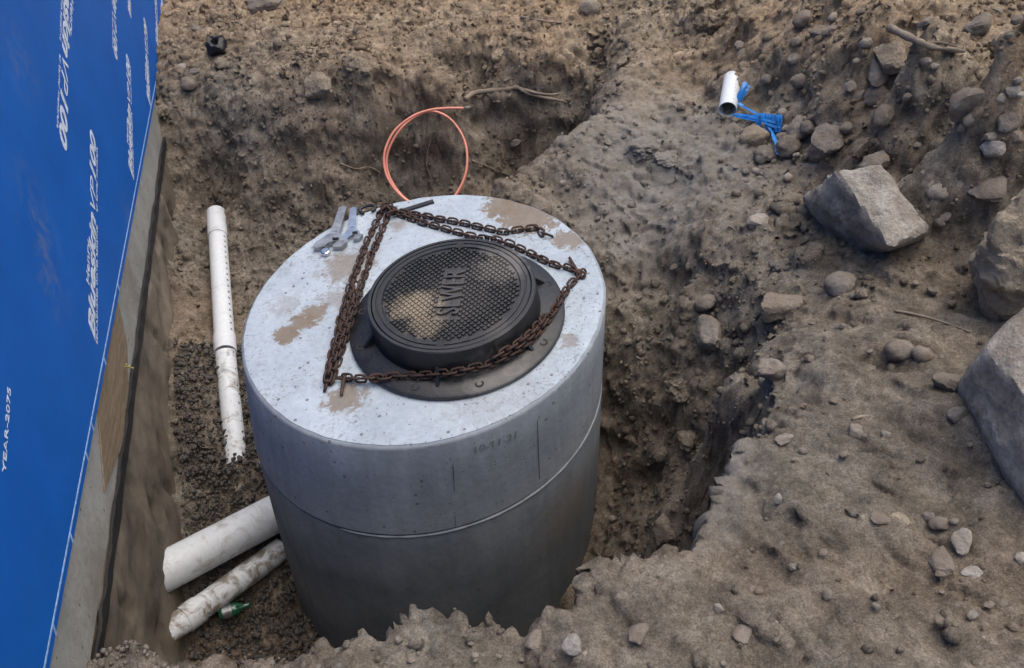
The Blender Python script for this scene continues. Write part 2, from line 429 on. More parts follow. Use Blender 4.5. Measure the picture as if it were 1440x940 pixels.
me.update(calc_edges=True); me.validate()
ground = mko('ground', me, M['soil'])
tag(ground, 'brown lumpy excavated soil with a deep pit and spoil heap', 'soil', kind='structure')

def gz(x, y):
    i = np.clip(np.searchsorted(xs, x) - 1, 0, nx - 2); j = np.clip(np.searchsorted(ys, y) - 1, 0, ny - 2)
    u = (x - xs[i]) / (xs[i + 1] - xs[i]); v = (y - ys[j]) / (ys[j + 1] - ys[j])
    return (Z[j, i] * (1 - u) + Z[j, i + 1] * u) * (1 - v) + (Z[j + 1, i] * (1 - u) + Z[j + 1, i + 1] * u) * v
def gn(x, y):
    i = int(np.clip(np.searchsorted(xs, x), 1, nx - 2)); j = int(np.clip(np.searchsorted(ys, y), 1, ny - 2))
    a = nrm[max(0, j - 3):j + 4, max(0, i - 3):i + 4].reshape(-1, 3).mean(0)
    return a / np.linalg.norm(a)
def hit(px, py):
    """where the line of sight meets the ground"""
    r = ray(px, py); ts = np.arange(.8, 8, .01)
    Q = CAM + ts[:, None] * r
    below = Q[:, 2] < gz(Q[:, 0], Q[:, 1])
    k = int(np.argmax(below)) if below.any() else len(ts) - 1
    return Q[max(k - 1, 0)] if k else Q[0]

# ------------------------------------------------------------------ materials of the built things
def mat_membrane():
    q = NT('blue_membrane'); co = q.pos()
    n = q.noise(co, 3, 6, .6); n2 = q.noise(co, 160, 3, .6)
    c = q.ramp(n, [(.3, (.003, .092, .38)), (.7, (.005, .115, .45))])
    for px, py, r in ((45, 290, .22), (60, 340, .2), (75, 400, .18), (180, 300, .13), (30, 90, .2)):
        s_, z_ = onwall(px, py)
        mk_ = q.math('MULTIPLY', q.blob(co, wp(s_, z_), r, .9), q.ramp(q.noise(co, 9, 7, .7, .5), [(.45, 0.), (.75, .45)]))
        c = q.mix(mk_, c, (.2, .21, .2))
    c = q.mix(q.ramp(q.noise(co, 38, 5, .75), [(.63, 0.), (.8, .22)]), c, (.12, .2, .33))
    wv = q.noise(co, 2.2, 3, .5)
    return q.fin(c, .6, q.bump(q.math('ADD', q.math('MULTIPLY', n2, .06), wv), .35, .02), spec=.25)
def mat_concrete(name, lo, hi, rough=.85, pits=True, stains=(), streak=False, mottle=False):
    q = NT(name); co = q.pos()
    n1 = q.noise(co, 4, 8, .62); n2 = q.noise(co, 45, 6, .65)
    c = q.ramp(n1, [(.3, lo), (.7, hi)])
    c = q.mix(.5, c, q.ramp(n2, [(.3, .8), (.7, 1.16)]), 'MULTIPLY')
    h = q.math('MULTIPLY', n2, .5)
    if streak:
        sc = q.node('ShaderNodeMapping', {'Vector': co, 'Scale': (9., 9., .7)}).outputs[0]
        c = q.mix(.55, c, q.ramp(q.noise(sc, 2.5, 6, .6), [(.3, .78), (.7, 1.12)]), 'MULTIPLY')
    if mottle:
        pa_ = q.ramp(q.noise(co, 5, 4, .6), [(.42, 0.), (.62, 1.)])
        c = q.mix(q.math('MULTIPLY', pa_, q.ramp(q.noise(co, 75, 4, .6, .3), [(.54, 0.), (.64, .75)])), c, (.17, .17, .165))
        c = q.mix(q.ramp(q.noise(co, 30, 6, .7, .5), [(.55, 0.), (.72, .45)]), c, (.26, .255, .24))
    if pits:
        for scl, th in ((38., .9), (85., .9)):
            v = q.node('ShaderNodeTexVoronoi', {'Vector': co, 'Scale': scl})
            rd_ = q.node('ShaderNodeSeparateColor', {0: v.outputs['Color']}).outputs[0]
            pit = q.math('MULTIPLY', q.math('GREATER_THAN', rd_, th), q.math('LESS_THAN', v.outputs['Distance'], .24))
            c = q.mix(q.math('MULTIPLY', pit, .75), c, (.1, .095, .09))
            h = q.math('SUBTRACT', h, pit)
    dn = q.noise(co, 24, 8, .72, .8)
    for p, r, k, lo_, hi_ in stains:
        f_ = q.math('ADD', q.blob(co, p, r, .95), q.math('MULTIPLY', q.math('SUBTRACT', dn, .5), 1.7))
        c = q.mix(q.math('MULTIPLY', q.ramp(f_, [(lo_, 0.), (hi_, 1.)]), k), c, q.mix(n2, (.135, .105, .078), (.235, .19, .145)))
    return q.fin(c, rough, q.bump(h, .5, .006), spec=.3)
topst = [(attop(745, 298), .3, .92, .5, .6), (attop(705, 290), .16, .9, .48, .6), (attop(800, 338), .15, .85, .55, .7), (attop(405, 470), .1, .95, .5, .62), (attop(440, 442), .12, .9, .5, .65), (attop(425, 455), .1, .9, .5, .62),
         (attop(490, 375), .26, .75, .5, .8), (attop(560, 318), .1, .6, .55, .85), (attop(485, 560), .15, .85, .5, .7), (attop(540, 520), .08, .45, .5, .8), (attop(400, 430), .2, .35, .6, .9),
         (attop(700, 545), .5, .22, .5, .9), (attop(800, 480), .09, .6, .55, .7), (attop(470, 420), .16, .5, .6, .85)]
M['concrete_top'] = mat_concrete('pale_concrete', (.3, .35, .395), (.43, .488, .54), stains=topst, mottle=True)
M['concrete_side'] = mat_concrete('grey_concrete', (.2, .225, .25), (.285, .315, .34), streak=True, stains=[((.75, -.4, -.75), .35, .45, .4, .8)])  # side toned darker than the top slab, shade included in the colour
M['concrete_low'] = mat_concrete('shaded_concrete', (.11, .128, .145), (.19, .21, .228), streak=True, stains=[((.55, -.5, -.7), .4, .5, .4, .9), ((0, -.72, -1.5), .6, .4, .4, .9)])  # lower section darker still: shade down in the pit painted into the tone
M['mortar'] = mat_concrete('mortar', (.21, .235, .255), (.29, .315, .335), pits=False)
M['foundation'] = mat_concrete('weathered_concrete', (.23, .225, .2), (.36, .355, .32), streak=False, stains=[(wp(-.6, -.45), .5, .4, .5, .9), (wp(1.0, -.3), .35, .5, .5, .8)])
M['footing'] = mat_concrete('muddy_concrete', (.085, .069, .051), (.24, .2, .152), stains=[(wp(.5, -.9), .7, .5, .4, .9)])
M['black'] = mat_plain('bitumen', (.012, .011, .011), .7, nscale=20, namp=.6)
M['white_print'] = mat_plain('white_print', (.62, .68, .76), .6, nscale=45, namp=.35)
M['lap'] = mat_plain('lap_line', (.28, .42, .62), .6, nscale=60, namp=.4)
def mat_wood(name, a, b):
    q = NT(name); co = q.co()
    sc = q.node('ShaderNodeMapping', {'Vector': co, 'Scale': (4., 4., 40.)}).outputs[0]
    n = q.noise(sc, 1.5, 7, .6, .4)
    return q.fin(q.mix(.5, q.ramp(n, [(.3, a), (.7, b)]), q.ramp(q.noise(co, 30, 5, .7), [(.3, .7), (.7, 1.25)]), 'MULTIPLY'), .85, q.bump(n, .4, .004))
M['wood'] = mat_wood('weathered_timber', (.14, .1, .06), (.27, .205, .13))
M['board'] = mat_wood('muddy_timber', (.075, .055, .038), (.15, .112, .08))
M['root'] = mat_wood('root_bark', (.12, .092, .068), (.31, .25, .19))
def mat_iron():
    q = NT('cast_iron'); co = q.pos()
    n = q.noise(co, 12, 7, .65); n2 = q.noise(co, 90, 5, .7)
    c = q.ramp(n, [(.3, (.006, .006, .0065)), (.7, (.016, .016, .017))])
    c = q.mix(q.ramp(n2, [(.58, 0.), (.78, .4)]), c, (.075, .066, .056))
    dn = q.noise(co, 22, 8, .7, .8)
    for p, r, k, col in ((attop(585, 430, .14), .17, .85, (.27, .22, .15)), (attop(600, 455, .14), .12, .6, (.24, .19, .13)), (attop(705, 372, .14), .2, .6, (.17, .155, .135)), (attop(700, 465, .125), .1, .25, (.13, .11, .09)),
                         (attop(700, 535, .02), .2, .42, (.15, .14, .13)), (attop(640, 420, .125), .3, .22, (.15, .135, .12))):
        f_ = q.math('ADD', q.blob(co, p, r, .95), q.math('MULTIPLY', q.math('SUBTRACT', dn, .5), 1.3))
        c = q.mix(q.math('MULTIPLY', q.ramp(f_, [(.4, 0.), (.75, 1.)]), k), c, col)
    return q.fin(c, q.ramp(n, [(.3, .3), (.7, .58)]), q.bump(n2, .4, .004), spec=.6)
M['iron'] = mat_iron()
def mat_rust():
    q = NT('rusty_steel'); co = q.pos(); oi = q.node('ShaderNodeObjectInfo')
    n = q.noise(co, 40, 6, .7)
    c = q.ramp(n, [(.25, (.022, .012, .009)), (.55, (.06, .03, .02)), (.8, (.13, .062, .034))])
    c = q.mix(q.math('MULTIPLY', oi.outputs['Random'], .4), c, (.04, .03, .026))
    return q.fin(c, .75, q.bump(n, .5, .003), .15)
M['rust'] = mat_rust()
M['steel'] = mat_plain('dark_steel', (.035, .035, .038), .55, .5, 30, .4, .2)
M['chrome'] = mat_plain('chrome', (.62, .63, .64), .2, 1.0, 25, .25)
M['grip'] = mat_plain('worn_chrome', (.36, .365, .37), .35, .9, 30, .35)
def mat_pvc(name='white_pvc', dirt=.5, sc=7, th=.52):
    q = NT(name); co = q.co()
    n = q.noise(co, sc, 8, .7, .6)
    c = q.mix(q.ramp(n, [(th, 0.), (th + .14, dirt)]), (.64, .67, .685), (.2, .165, .125))
    c = q.mix(.5, c, q.ramp(q.noise(co, 45, 5, .7), [(.3, .8), (.7, 1.1)]), 'MULTIPLY')
    return q.fin(c, .5, q.bump(n, .15, .004), spec=.35)
M['pvc'] = mat_pvc(dirt=.3)
M['pvc_dirty'] = mat_pvc('muddy_pvc', .95, 13, .44)
M['conduit'] = mat_plain('salmon_plastic', (.72, .27, .19), .35, nscale=14, namp=.15)
M['blue_plastic'] = mat_plain('blue_plastic', (.02, .2, .56), .4, nscale=20, namp=.3)
M['black_plastic'] = mat_plain('black_plastic', (.008, .008, .009), .5, nscale=20, namp=.4)
M['straw'] = mat_plain('dry_straw', (.5, .42, .12), .7, nscale=30)
M['lead'] = mat_plain('faded_ink', (.18, .195, .21), .9, nscale=70, namp=.5)
def mat_glass():
    q = NT('green_glass'); q.b.inputs['Transmission Weight'].default_value = .55
    return q.fin((.03, .16, .09), .12, None, spec=.6)
M['glass'] = mat_glass()

# ------------------------------------------------------------------ house wall with its blue membrane
wall = empty('house_wall', wp(1.0, -1.5, -.1))
WL = Vector(wall.location)
def wpart(name, mb, mat, parent=None, smooth=False):
    base = Vector(WL)
    if parent is not None and parent is not wall: base = Vector(WL) + Vector(parent.location)
    o = mb.build(name, mat, parent or wall, smooth)
    o.data.transform(Matrix.Translation(-WL))
    return o
S0, S1 = -5.0, 4.62
def slab(s0, s1, z0, z1, d0, d1):
    mb = MB(); a = np.array(wp((s0 + s1) / 2, (z0 + z1) / 2, (d0 + d1) / 2))
    mb.box(a, DH * (s1 - s0) / 2, NW * (d1 - d0) / 2, np.array([0, 0, (z1 - z0) / 2])); return mb
EDGE = -.205
mem = slab(S0, S1, EDGE, 2.7, -.13, .0); 
# the wall behind goes on as the rest of the house
wpart('core', slab(S0 + .01, S1 - .01, -1.7, 2.68, -3.2, -.16), M['foundation'])
wpart('foundation', slab(S0, S1 - .02, -.47, -.1, -.155, -.012), M['foundation'])
fs, fz = np.meshgrid(np.linspace(S0, S1 - .02, 420), np.linspace(-1.75, -.47, 60))
fd = -.012 + .014 * fbm(np.stack([fs * 1.2, fz], -1), 4.0, 5, .6, 31.) - .012 * np.clip(fbm(np.stack([fs * 2.5, fz * .8], -1), 6.0, 2, .5, 33.) - .45, 0, 1) * 4
fd[-1] = -.012
mb = MB(); mb.add([wp(a, b, c) for a, b, c in zip(fs.ravel(), fz.ravel(), fd.ravel())], [(j * 420 + i, j * 420 + i + 1, (j + 1) * 420 + i + 1, (j + 1) * 420 + i) for j in range(59) for i in range(419)])
mb.box(wp((S0 + S1 - .02) / 2, -1.11, -.1), DH * (S1 - S0 - .02) / 2, NW * .05, np.array([0, 0, .63]))
auto_smooth(wpart('footing', mb, M['footing']), 50)
sw, zw = onwall(184, 620)
mb = MB()
# bitumen strip: falls slightly towards the back
ss = np.linspace(-4, S1 - .05, 260)
zc = -.575 + (ss + 4) * (.2 / 8.6); jt = .004 * fbm(np.stack([ss * 3, 0 * ss], -1), 2.0, 4, .6); wd_ = .024 + .007 * fbm(np.stack([ss * 3, 0 * ss + 7], -1), 2.5, 4, .6)
vv = [wp(a, b + w, .005 + .003 * math.sin(a * 40)) for a, b, w in zip(ss, zc + jt, wd_)] + [wp(a, b - w, .005) for a, b, w in zip(ss, zc + jt, wd_)] + [wp(a, b + w, -.006) for a, b, w in zip(ss, zc + jt, wd_)] + [wp(a, b - w, -.006) for a, b, w in zip(ss, zc + jt, wd_)]
n_ = 260
mb.add(vv, [(i + n_, i + n_ + 1, i + 1, i) for i in range(n_ - 1)] + [(i, i + 1, i + 2 * n_ + 1, i + 2 * n_) for i in range(n_ - 1)] + [(i + n_, i + 3 * n_, i + 3 * n_ + 1, i + n_ + 1) for i in range(n_ - 1)])
wpart('bitumen_strip', mb, M['black'])
mb = MB(); q_ = [onwall(*p) for p in ((168, 425), (181, 480), (184, 600), (150, 690), (138, 560))]
mb.prism([wp(s_, min(z_, EDGE - .003), -.006) for s_, z_ in reversed(q_)], NW * .004)
wpart('timber_patch', mb, M['wood'])
memb = wpart('membrane', mem, mat_membrane())
mb = MB()
mb.prism([wp(S0, EDGE + .026, .0015), wp(S1, EDGE + .026, .0015), wp(S1, EDGE + .033, .0015), wp(S0, EDGE + .033, .0015)], NW * .002)
for px, py in ((166, 405), (147, 510), (128, 600), (122, 645), (103, 765), (76, 890)):
    s_, z_ = onwall(px, py)
    mb.prism([wp(s_ - .002, EDGE + .0, .0022), wp(s_ + .006, EDGE + .0, .0022), wp(s_ + .02, EDGE + .03, .0022), wp(s_ + .012, EDGE + .03, .0022)], NW * .002)
wpart('lap_line', mb, M['lap'], memb)
def text_mesh(body, size, shear=0., bold=0., extrude=.0006, spacing=1.0):
    cu = bpy.data.curves.new('text', 'FONT'); cu.body = body; cu.size = size; cu.shear = shear; cu.offset = bold; cu.extrude = extrude; cu.space_character = spacing
    cu.resolution_u = 3; cu.align_x = 'LEFT'
    o = bpy.data.objects.new('text', cu); COL.objects.link(o)
    bpy.context.view_layer.update()
    me = bpy.data.meshes.new_from_object(o.evaluated_get(bpy.context.evaluated_depsgraph_get()))
    bpy.data.objects.remove(o); bpy.data.curves.remove(cu)
    return me
def width_of(me):
    x = [v.co.x for v in me.vertices]; return max(x) - min(x), min(x)
SL = R_(18.3)
def printed(lines, s, z, length, flip=False):
    """lines: (text, x offset, y offset, size, shear, bold) in units of the main line's width"""
    ex = DH * math.cos(SL) + np.array([0, 0, math.sin(SL)]); ey = np.cross(NW, ex) * -1
    ey = np.array([0, 0, 1.0]) * math.cos(SL) - DH * math.sin(SL)
    if flip: ex, ey = -ex, -ey
    org = np.array(wp(s, z, .0016))
    for txt, xo, yo, wd, sh, bo in lines:
        me = text_mesh(txt, 1.0, sh, bo); w0, mn = width_of(me)
        k = wd * length / w0
        mt = Matrix([[ex[0] * k, ey[0] * k * .46, NW[0] * .6], [ex[1] * k, ey[1] * k * .46, NW[1] * .6], [ex[2] * k, ey[2] * k * .46, NW[2] * .6]]).to_4x4()
        me.transform(Matrix.Translation((-mn, 0, 0))); me.transform(mt)
        me.transform(Matrix.Translation(org + ex * xo * length + ey * yo * .5 * length - np.array(WL)))
        o = mko('lettering', me, M['white_print'], memb)
PR = [('Blueskin', 0, 0, .56, .35, .03), ('VP', .58, 0, .155, .3, -.005), ('100', .745, 0, .235, .3, .03), ('Henry', .2, .098, .2, .1, .01),
      ('SELF-ADHERED WATER RESISTIVE', 0, -.045, .53, 0, 0), ('air barrier membrane', .6, -.04, .34, 0, 0)]
a_ = onwall(128, 479)
def pr(px0, py0, px1, py1, flip=False):
    a, b = onwall(px0, py0), onwall(px1, py1); L = math.hypot(a[0] - b[0], a[1] - b[1])
    printed(PR, a[0], a[1], L, flip)
pr(133, 480, 133, 187)
pr(92, -70, 87, 212, True)
pr(158, -62, 161, 82, True)
pr(186, 250, 180, 78)
pr(210, 147, 203, 25)
pr(224, 88, 218, -10)
pr(231, 50, 229, -30)
pr(183, 24, 180, -70)
a, b = onwall(7, 668), onwall(7, 535)
L = math.hypot(a[0] - b[0], a[1] - b[1])
printed([('YEAR-2075', 0, 0, .95, .0, .01)], a[0], a[1], L)
tag(wall, 'house wall wrapped in bright blue membrane above a grey concrete footing', 'wall')
mb = MB()
for k in range(3):
    a = np.array(wp(*onwall(172 + k, 516), .012)); mb.tube([a, a + np.array([.01, .03 - .02 * k, .03 * (k - 1) - .01])], .003, 5)
tag(mb.build('straw', M['straw']), 'yellow bit of straw stuck on the footing below the blue membrane', 'straw')

# ------------------------------------------------------------------ concrete manhole
RT = .69
CJ = np.array([-.038, -.017, -.409]); RJ = RT * 1.03
CB = np.array([-.1, -.01, -1.62]); RB = RT * 1.05
N_ = 192
def ring(c, n, r, jit=0., seed=0.):
    n = np.array(n) / np.linalg.norm(n); u = np.array([1, 0, 0]) - n[0] * n; u /= np.linalg.norm(u); w = np.cross(n, u)
    a = np.linspace(0, 2 * math.pi, N_, endpoint=False)
    rr = r + (jit * fbm(np.stack([np.cos(a) * 6 + seed, np.sin(a) * 6], -1), 2.0, 4, .6) if jit else 0)
    return np.array(c) + (rr * np.cos(a))[:, None] * u + (rr * np.sin(a))[:, None] * w
def loft(rings, capt=False, capb=False):
    v = np.concatenate(rings); f = []
    for i in range(len(rings) - 1):
        f += [(i * N_ + k, i * N_ + (k + 1) % N_, (i + 1) * N_ + (k + 1) % N_, (i + 1) * N_ + k) for k in range(N_)]
    if capt: f.append(tuple(range(N_)))
    if capb: f.append(tuple(range((len(rings) - 1) * N_, len(rings) * N_)))
    mb = MB(); mb.add(v, f); return mb
man = empty('manhole', (0, 0, -1.6))
ML = Vector(man.location)
def mpart(name, mb, mat, parent=None, deg=40):
    o = mb.build(name, mat, parent or man); o.data.transform(Matrix.Translation(-ML)); auto_smooth(o, deg); return o
def manc(t):   # centre, radius on the way from the top to the joint
    return CJ * t, RT + (RJ - RT) * t
rs = []
for t_, inset in ((-.0, .013), (.004, .009), (.012, .003), (.03, 0), (.35, 0), (.7, 0), (.975, 0), (.985, .004)):
    c, r = manc(t_); rs.append(ring(c, NTOP, r - inset, .0022 if t_ < .02 else .0008, 3.))
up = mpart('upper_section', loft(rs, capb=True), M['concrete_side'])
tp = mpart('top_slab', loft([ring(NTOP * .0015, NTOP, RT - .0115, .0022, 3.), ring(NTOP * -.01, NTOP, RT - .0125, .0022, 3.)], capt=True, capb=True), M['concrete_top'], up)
rs = []
for t_, inset in ((.0, .004), (.01, 0), (.3, -.002), (.7, 0), (1, 0)):
    c = CJ + np.array([0, 0, -.012]) + (CB - CJ) * t_; nn_ = NTOP * (1 - t_) + np.array([0, 0, 1]) * t_
    rs.append(ring(c, nn_, RJ + (RB - RJ) * t_ - inset, .0012, 9.))
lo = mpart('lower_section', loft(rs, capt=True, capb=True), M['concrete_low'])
mb = MB(); ang = np.linspace(R_(-112), R_(14), 90); n = 8
u_, w_ = TX, TY
path = [CJ + np.array([0, 0, -.006]) + (RJ - .004) * (math.cos(a) * u_ + math.sin(a) * w_) for a in ang]
rad = [.003 + .0035 * max(0, math.sin((i / 89) * math.pi)) + .0015 * float(vnoise(np.array(i * .4), np.array(2.))) for i in range(90)]
mb.tube(path, rad, 8); mpart('mortar_bead', mb, M['mortar'], None, 60)
def onside(px, py, lower=False):
    r = ray(px, py)
    best = None
    for t in np.arange(1.8, 4.5, .004):
        P = CAM + t * r
        tt = np.clip(-P[2] / .409, 0, 1); c, rr = manc(tt)
        if P[2] < -.42: k = (P[2] + .42) / (-1.2); c = CJ + (CB - CJ) * k; rr = RJ + (RB - RJ) * k
        if np.hypot(P[0] - c[0], P[1] - c[1]) < rr + .002: return P, (P - c) * np.array([1, 1, 0]) / rr
    return P, -NW
for pl, low in (([(637, 652), (638, 670), (639, 692)], 0), ([(640, 725), (641, 740)], 0), ([(756, 590), (757, 630), (759, 674)], 0), ([(711, 730), (713, 780), (714, 850)], 1)):
    mb = MB(); mb.tube([onside(*p)[0] for p in pl], [.0006] + [.0012] * (len(pl) - 2) + [.0008], 5); mpart('crack', mb, M['black'] if not low else M['lead'], lo if low else up)
# the casting date scratched into the upper section
me_ = text_mesh('10-11-21', 1.0, .1, 0, .02); w0, mn = width_of(me_)
P0, n0_ = onside(668, 637); P1, n1_ = onside(727, 615); wid = np.linalg.norm(P1 - P0); k = wid / w0
for v in me_.vertices:
    f_ = (v.co.x - mn) / w0; P = P0 + (P1 - P0) * f_; n_ = n0_ * (1 - f_) + n1_ * f_; n_ = n_ / np.linalg.norm(n_)
    c, rr = manc(np.clip(-P[2] / .409, 0, 1)); P = np.array([*(c[:2] + n_[:2] * (rr + .0008)), P[2]])
    v.co = Vector(P + np.array([0, 0, v.co.y * k]) + n_ * v.co.z * .02) - ML
mko('casting_date', me_, M['lead'], up)
tag(man, 'round grey concrete manhole standing in the pit beside the house wall', 'manhole')

# ------------------------------------------------------------------ cast iron frame and cover
FC = attop(643, 450, 0); FH = .14
fr = empty('iron_ring_casting', FC)
FL = Vector(FC)
def fpart(name, mb, mat, par, L=FL, deg=40):
    o = mb.build(name, mat, par); o.data.transform(Matrix.Translation(-L)); auto_smooth(o, deg); return o
mb = MB(); mb.lathe([(.30, .002), (.392, .002), (.396, .006), (.396, .018), (.390, .024), (.33, .03), (.311, .036), (.303, FH - .012), (.3035, FH - .003), (.300, FH), (.2895, FH), (.2885, FH - .03), (.27, FH - .03), (.27, .002)], FC, NTOP, TX, 96, True)
fl = fpart('flange', mb, M['iron'], fr)
for a in np.arange(0, 360, 60):
    a = R_(a + 22); d = math.cos(a) * TX + math.sin(a) * TY; e = np.cross(NTOP, d)
    mb = MB(); b = FC + d * .306
    mb.prism([b + e * .006 + NTOP * .03, b + d * .05 + e * .006 + NTOP * .022, b + d * .047 + e * .006 + NTOP * .028, b + e * .006 + NTOP * .08], e * .012)
    fpart('rib', mb, M['iron'], fr)
for a in (100, 128, 170, 200, 250, 285, 330, 20):
    a = R_(a); d = math.cos(a) * TX + math.sin(a) * TY
    mb = MB(); mb.lathe([(.009, .0), (.009, .0275), (.016, .0275), (.016, .024), (.0001, .024)], FC + d * .362 - NTOP * .0, NTOP, TX, 14)
    fpart('bolt_boss', mb, M['black'], fr)
tag(fr, 'black cast iron frame with wide flange bedded on the concrete manhole', 'manhole frame')

CC = FC + NTOP * (FH - .028)
cv = empty('manhole_cover', CC); CL = Vector(CC)
b0, b1 = attop(629, 481, FH), attop(656, 341, FH)
tdir = b1 - b0; tdir /= np.linalg.norm(tdir); udir = np.cross(NTOP, tdir)      # reading direction and letter-up
H = .028
mb = MB(); mb.lathe([(.0001, 0), (.283, 0), (.286, .004), (.286, H - .002), (.284, H), (.272, H), (.2705, H - .0035), (.266, H - .0035), (.2645, H), (.25, H), (.247, H - .006), (.0001, H - .006)], CC, NTOP, TX, 96)
disc = fpart('cover_plate', mb, M['iron'], cv, CL)
mb = MB(); pitch = .0168
d1 = (tdir + udir) / math.sqrt(2); d2 = (tdir - udir) / math.sqrt(2)
for i in range(-17, 18):
    for j in range(-17, 18):
        p = d1 * i * pitch + d2 * j * pitch
        if np.linalg.norm(p) > .24: continue
        if abs(p @ tdir) < .135 and abs(p @ udir) < .044: continue
        c = CC + p + NTOP * (H - .0065); a, b_ = .0063, .0046
        v = [c + d1 * sx * a + d2 * sy * a for sx, sy in ((-1, -1), (1, -1), (1, 1), (-1, 1))] + [c + d1 * sx * b_ + d2 * sy * b_ + NTOP * .0068 for sx, sy in ((-1, -1), (1, -1), (1, 1), (-1, 1))]
        mb.add(v, [(4, 5, 6, 7)] + [(k, (k + 1) % 4, (k + 1) % 4 + 4, k + 4) for k in range(4)])
kn = fpart('tread_knobs', mb, M['iron'], cv, CL, 10); kn['kind'] = 'stuff'
me_ = text_mesh('SEWER', 1.0, 0, .012, .05); w0, mn = width_of(me_); k = .235 / w0
mt = Matrix([[tdir[i] * k, udir[i] * k * 1.5, NTOP[i] * .12] for i in range(3)]).to_4x4()
me_.transform(Matrix.Translation((-mn - w0 / 2, -.36, 0))); me_.transform(mt); me_.transform(Matrix.Translation(NTOP * (H - .004)))
mko('lettering', me_, M['iron'], cv)
for sgn in (-1, 1):
    mb = MB(); c = CC + tdir * sgn * .258 + NTOP * (H - .0028)
    mb.box(c, tdir * .014, udir * .013, NTOP * .0035); fpart('pick_hole', mb, M['black'], cv, CL)
tag(cv, 'round black cast iron manhole cover with raised grid and the word SEWER', 'manhole cover')

# ------------------------------------------------------------------ rusty chain
def link_mesh():
    mb = MB(); Lh, rw, wr = .0115, .0125, .0046; pth = []
    for k in range(12):
        a = 2 * math.pi * k / 12
        pth.append(np.array([math.copysign(Lh, math.cos(a)) * (abs(math.cos(a)) > 1e-6) + rw * math.cos(a), rw * math.sin(a), 0]))
    n = 5; vs_ = []
    for i in range(12):
        t_ = pth[(i + 1) % 12] - pth[i - 1]; t_ /= np.linalg.norm(t_); u = np.cross(t_, [0, 0, 1.])
        for q in range(n):
            a = 2 * math.pi * q / n; vs_.append(pth[i] + wr * (math.cos(a) * u + math.sin(a) * np.array([0, 0, 1.])))
    mb.add(vs_, [(i * n + q, i * n + (q + 1) % n, ((i + 1) % 12) * n + (q + 1) % n, ((i + 1) % 12) * n + q) for i in range(12) for q in range(n)])
    o = mb.build('link_source', M['rust']); me = o.data; bpy.data.objects.remove(o)
    me.polygons.foreach_set('use_smooth', [True] * len(me.polygons)); return me
LINK = link_mesh()
def chain_height(P):
    q = P - FC; r = np.linalg.norm(q - (q @ NTOP) * NTOP)
    if r < .30: return FH
    if r < .325: return .05
    if r < .40: return .03
    return .002
def lean(px, py):
    for h in np.arange(.011, .14, .002):
        P = attop(px, py, h); q = P - FC; r = np.linalg.norm(q - (q @ NTOP) * NTOP)
        prof = .41 if h < .034 else (.36 if h < .038 else .318)
        if r > prof + .004 : return P
    return P
def chain(name, pxs, par, wob=.003, lift=.011):
    pp = [attop(*q[:2], q[2]) if len(q) > 2 else lean(*q) for q in pxs]
    # dense smooth path
    dense = []
    for i in range(len(pp) - 1):
        p0, p1, p2, p3 = pp[max(i - 1, 0)], pp[i], pp[i + 1], pp[min(i + 2, len(pp) - 1)]
        for s_ in np.linspace(0, 1, 30, endpoint=False):
            dense.append(.5 * ((2 * p1) + (-p0 + p2) * s_ + (2 * p0 - 5 * p1 + 4 * p2 - p3) * s_ ** 2 + (-p0 + 3 * p1 - 3 * p2 + p3) * s_ ** 3))
    dense.append(pp[-1]); dense = np.array(dense)
    cum = np.concatenate([[0], np.cumsum(np.linalg.norm(np.diff(dense, axis=0), axis=1))])
    pitch_ = .0295 ; n = int(cum[-1] / pitch_)
    for k in range(n + 1):
        s_ = k * pitch_
        P = np.array([np.interp(s_, cum, dense[:, i]) for i in range(3)]); Q = np.array([np.interp(s_ + .01, cum, dense[:, i]) for i in range(3)]) - np.array([np.interp(s_ - .01, cum, dense[:, i]) for i in range(3)])
        t_ = Q / (np.linalg.norm(Q) + 1e-9); sd_ = np.cross(NTOP, t_); sd_ /= np.linalg.norm(sd_); up_ = np.cross(t_, sd_)
        a = (R_(48) if k % 2 else R_(-42)) + random.gauss(0, .14)
        y = sd_ * math.cos(a) + up_ * math.sin(a); z = np.cross(t_, y)
        P = P + sd_ * random.gauss(0, wob * .6)
        o = bpy.data.objects.new('link', LINK); COL.objects.link(o); o.parent = par
        o.matrix_local = Matrix([[t_[i], y[i], z[i], P[i] - par.location[i]] for i in range(3)] + [[0, 0, 0, 1]])
ch = empty('lifting_chain', attop(541, 297))
chain('a', [(540, 291), (522, 328), (500, 382), (482, 438), (468, 495), (457, 546)], ch)
chain('b', [(548, 297), (529, 343), (511, 392), (496, 440), (480, 492), (466, 538)], ch)
chain('b2', [(500, 402, .03), (490, 440, .032), (474, 490, .033), (462, 530, .03)], ch)
chain('c', [(478, 531), (515, 533), (545, 530), (590, 528), (640, 523), (690, 512), (720, 497), (748, 478), (768, 453), (786, 427), (800, 404), (818, 385)], ch)
chain('c2', [(700, 500), (722, 487), (745, 470), (765, 447)], ch)
chain('d', [(816, 386), (800, 377), (778, 372), (752, 360), (730, 349), (700, 338), (660, 331), (612, 318), (580, 308), (550, 297)], ch)
chain('e', [(545, 292), (560, 297), (596, 304), (640, 312), (682, 321), (710, 326), (737, 322), (757, 321), (765, 329), (778, 333)], ch)
chain('f', [(536, 295, .03), (545, 290, .035), (552, 298, .03), (543, 301, .03)], ch)
mb = MB(); p = [attop(801, 363, .012), attop(806, 372, .016), attop(815, 386, .02), attop(820, 383, .02)]; mb.tube(p, [.006, .007, .006, .004], 8)
o = mb.build('hook', M['rust'], ch); o.data.transform(Matrix.Translation(-ch.location))
mb = MB(); p = [attop(486, 527, .02), attop(482, 540, .018), attop(480, 556, .01)]; mb.tube(p, [.006, .007, .005], 8)
o = mb.build('hook', M['rust'], ch); o.data.transform(Matrix.Translation(-ch.location))
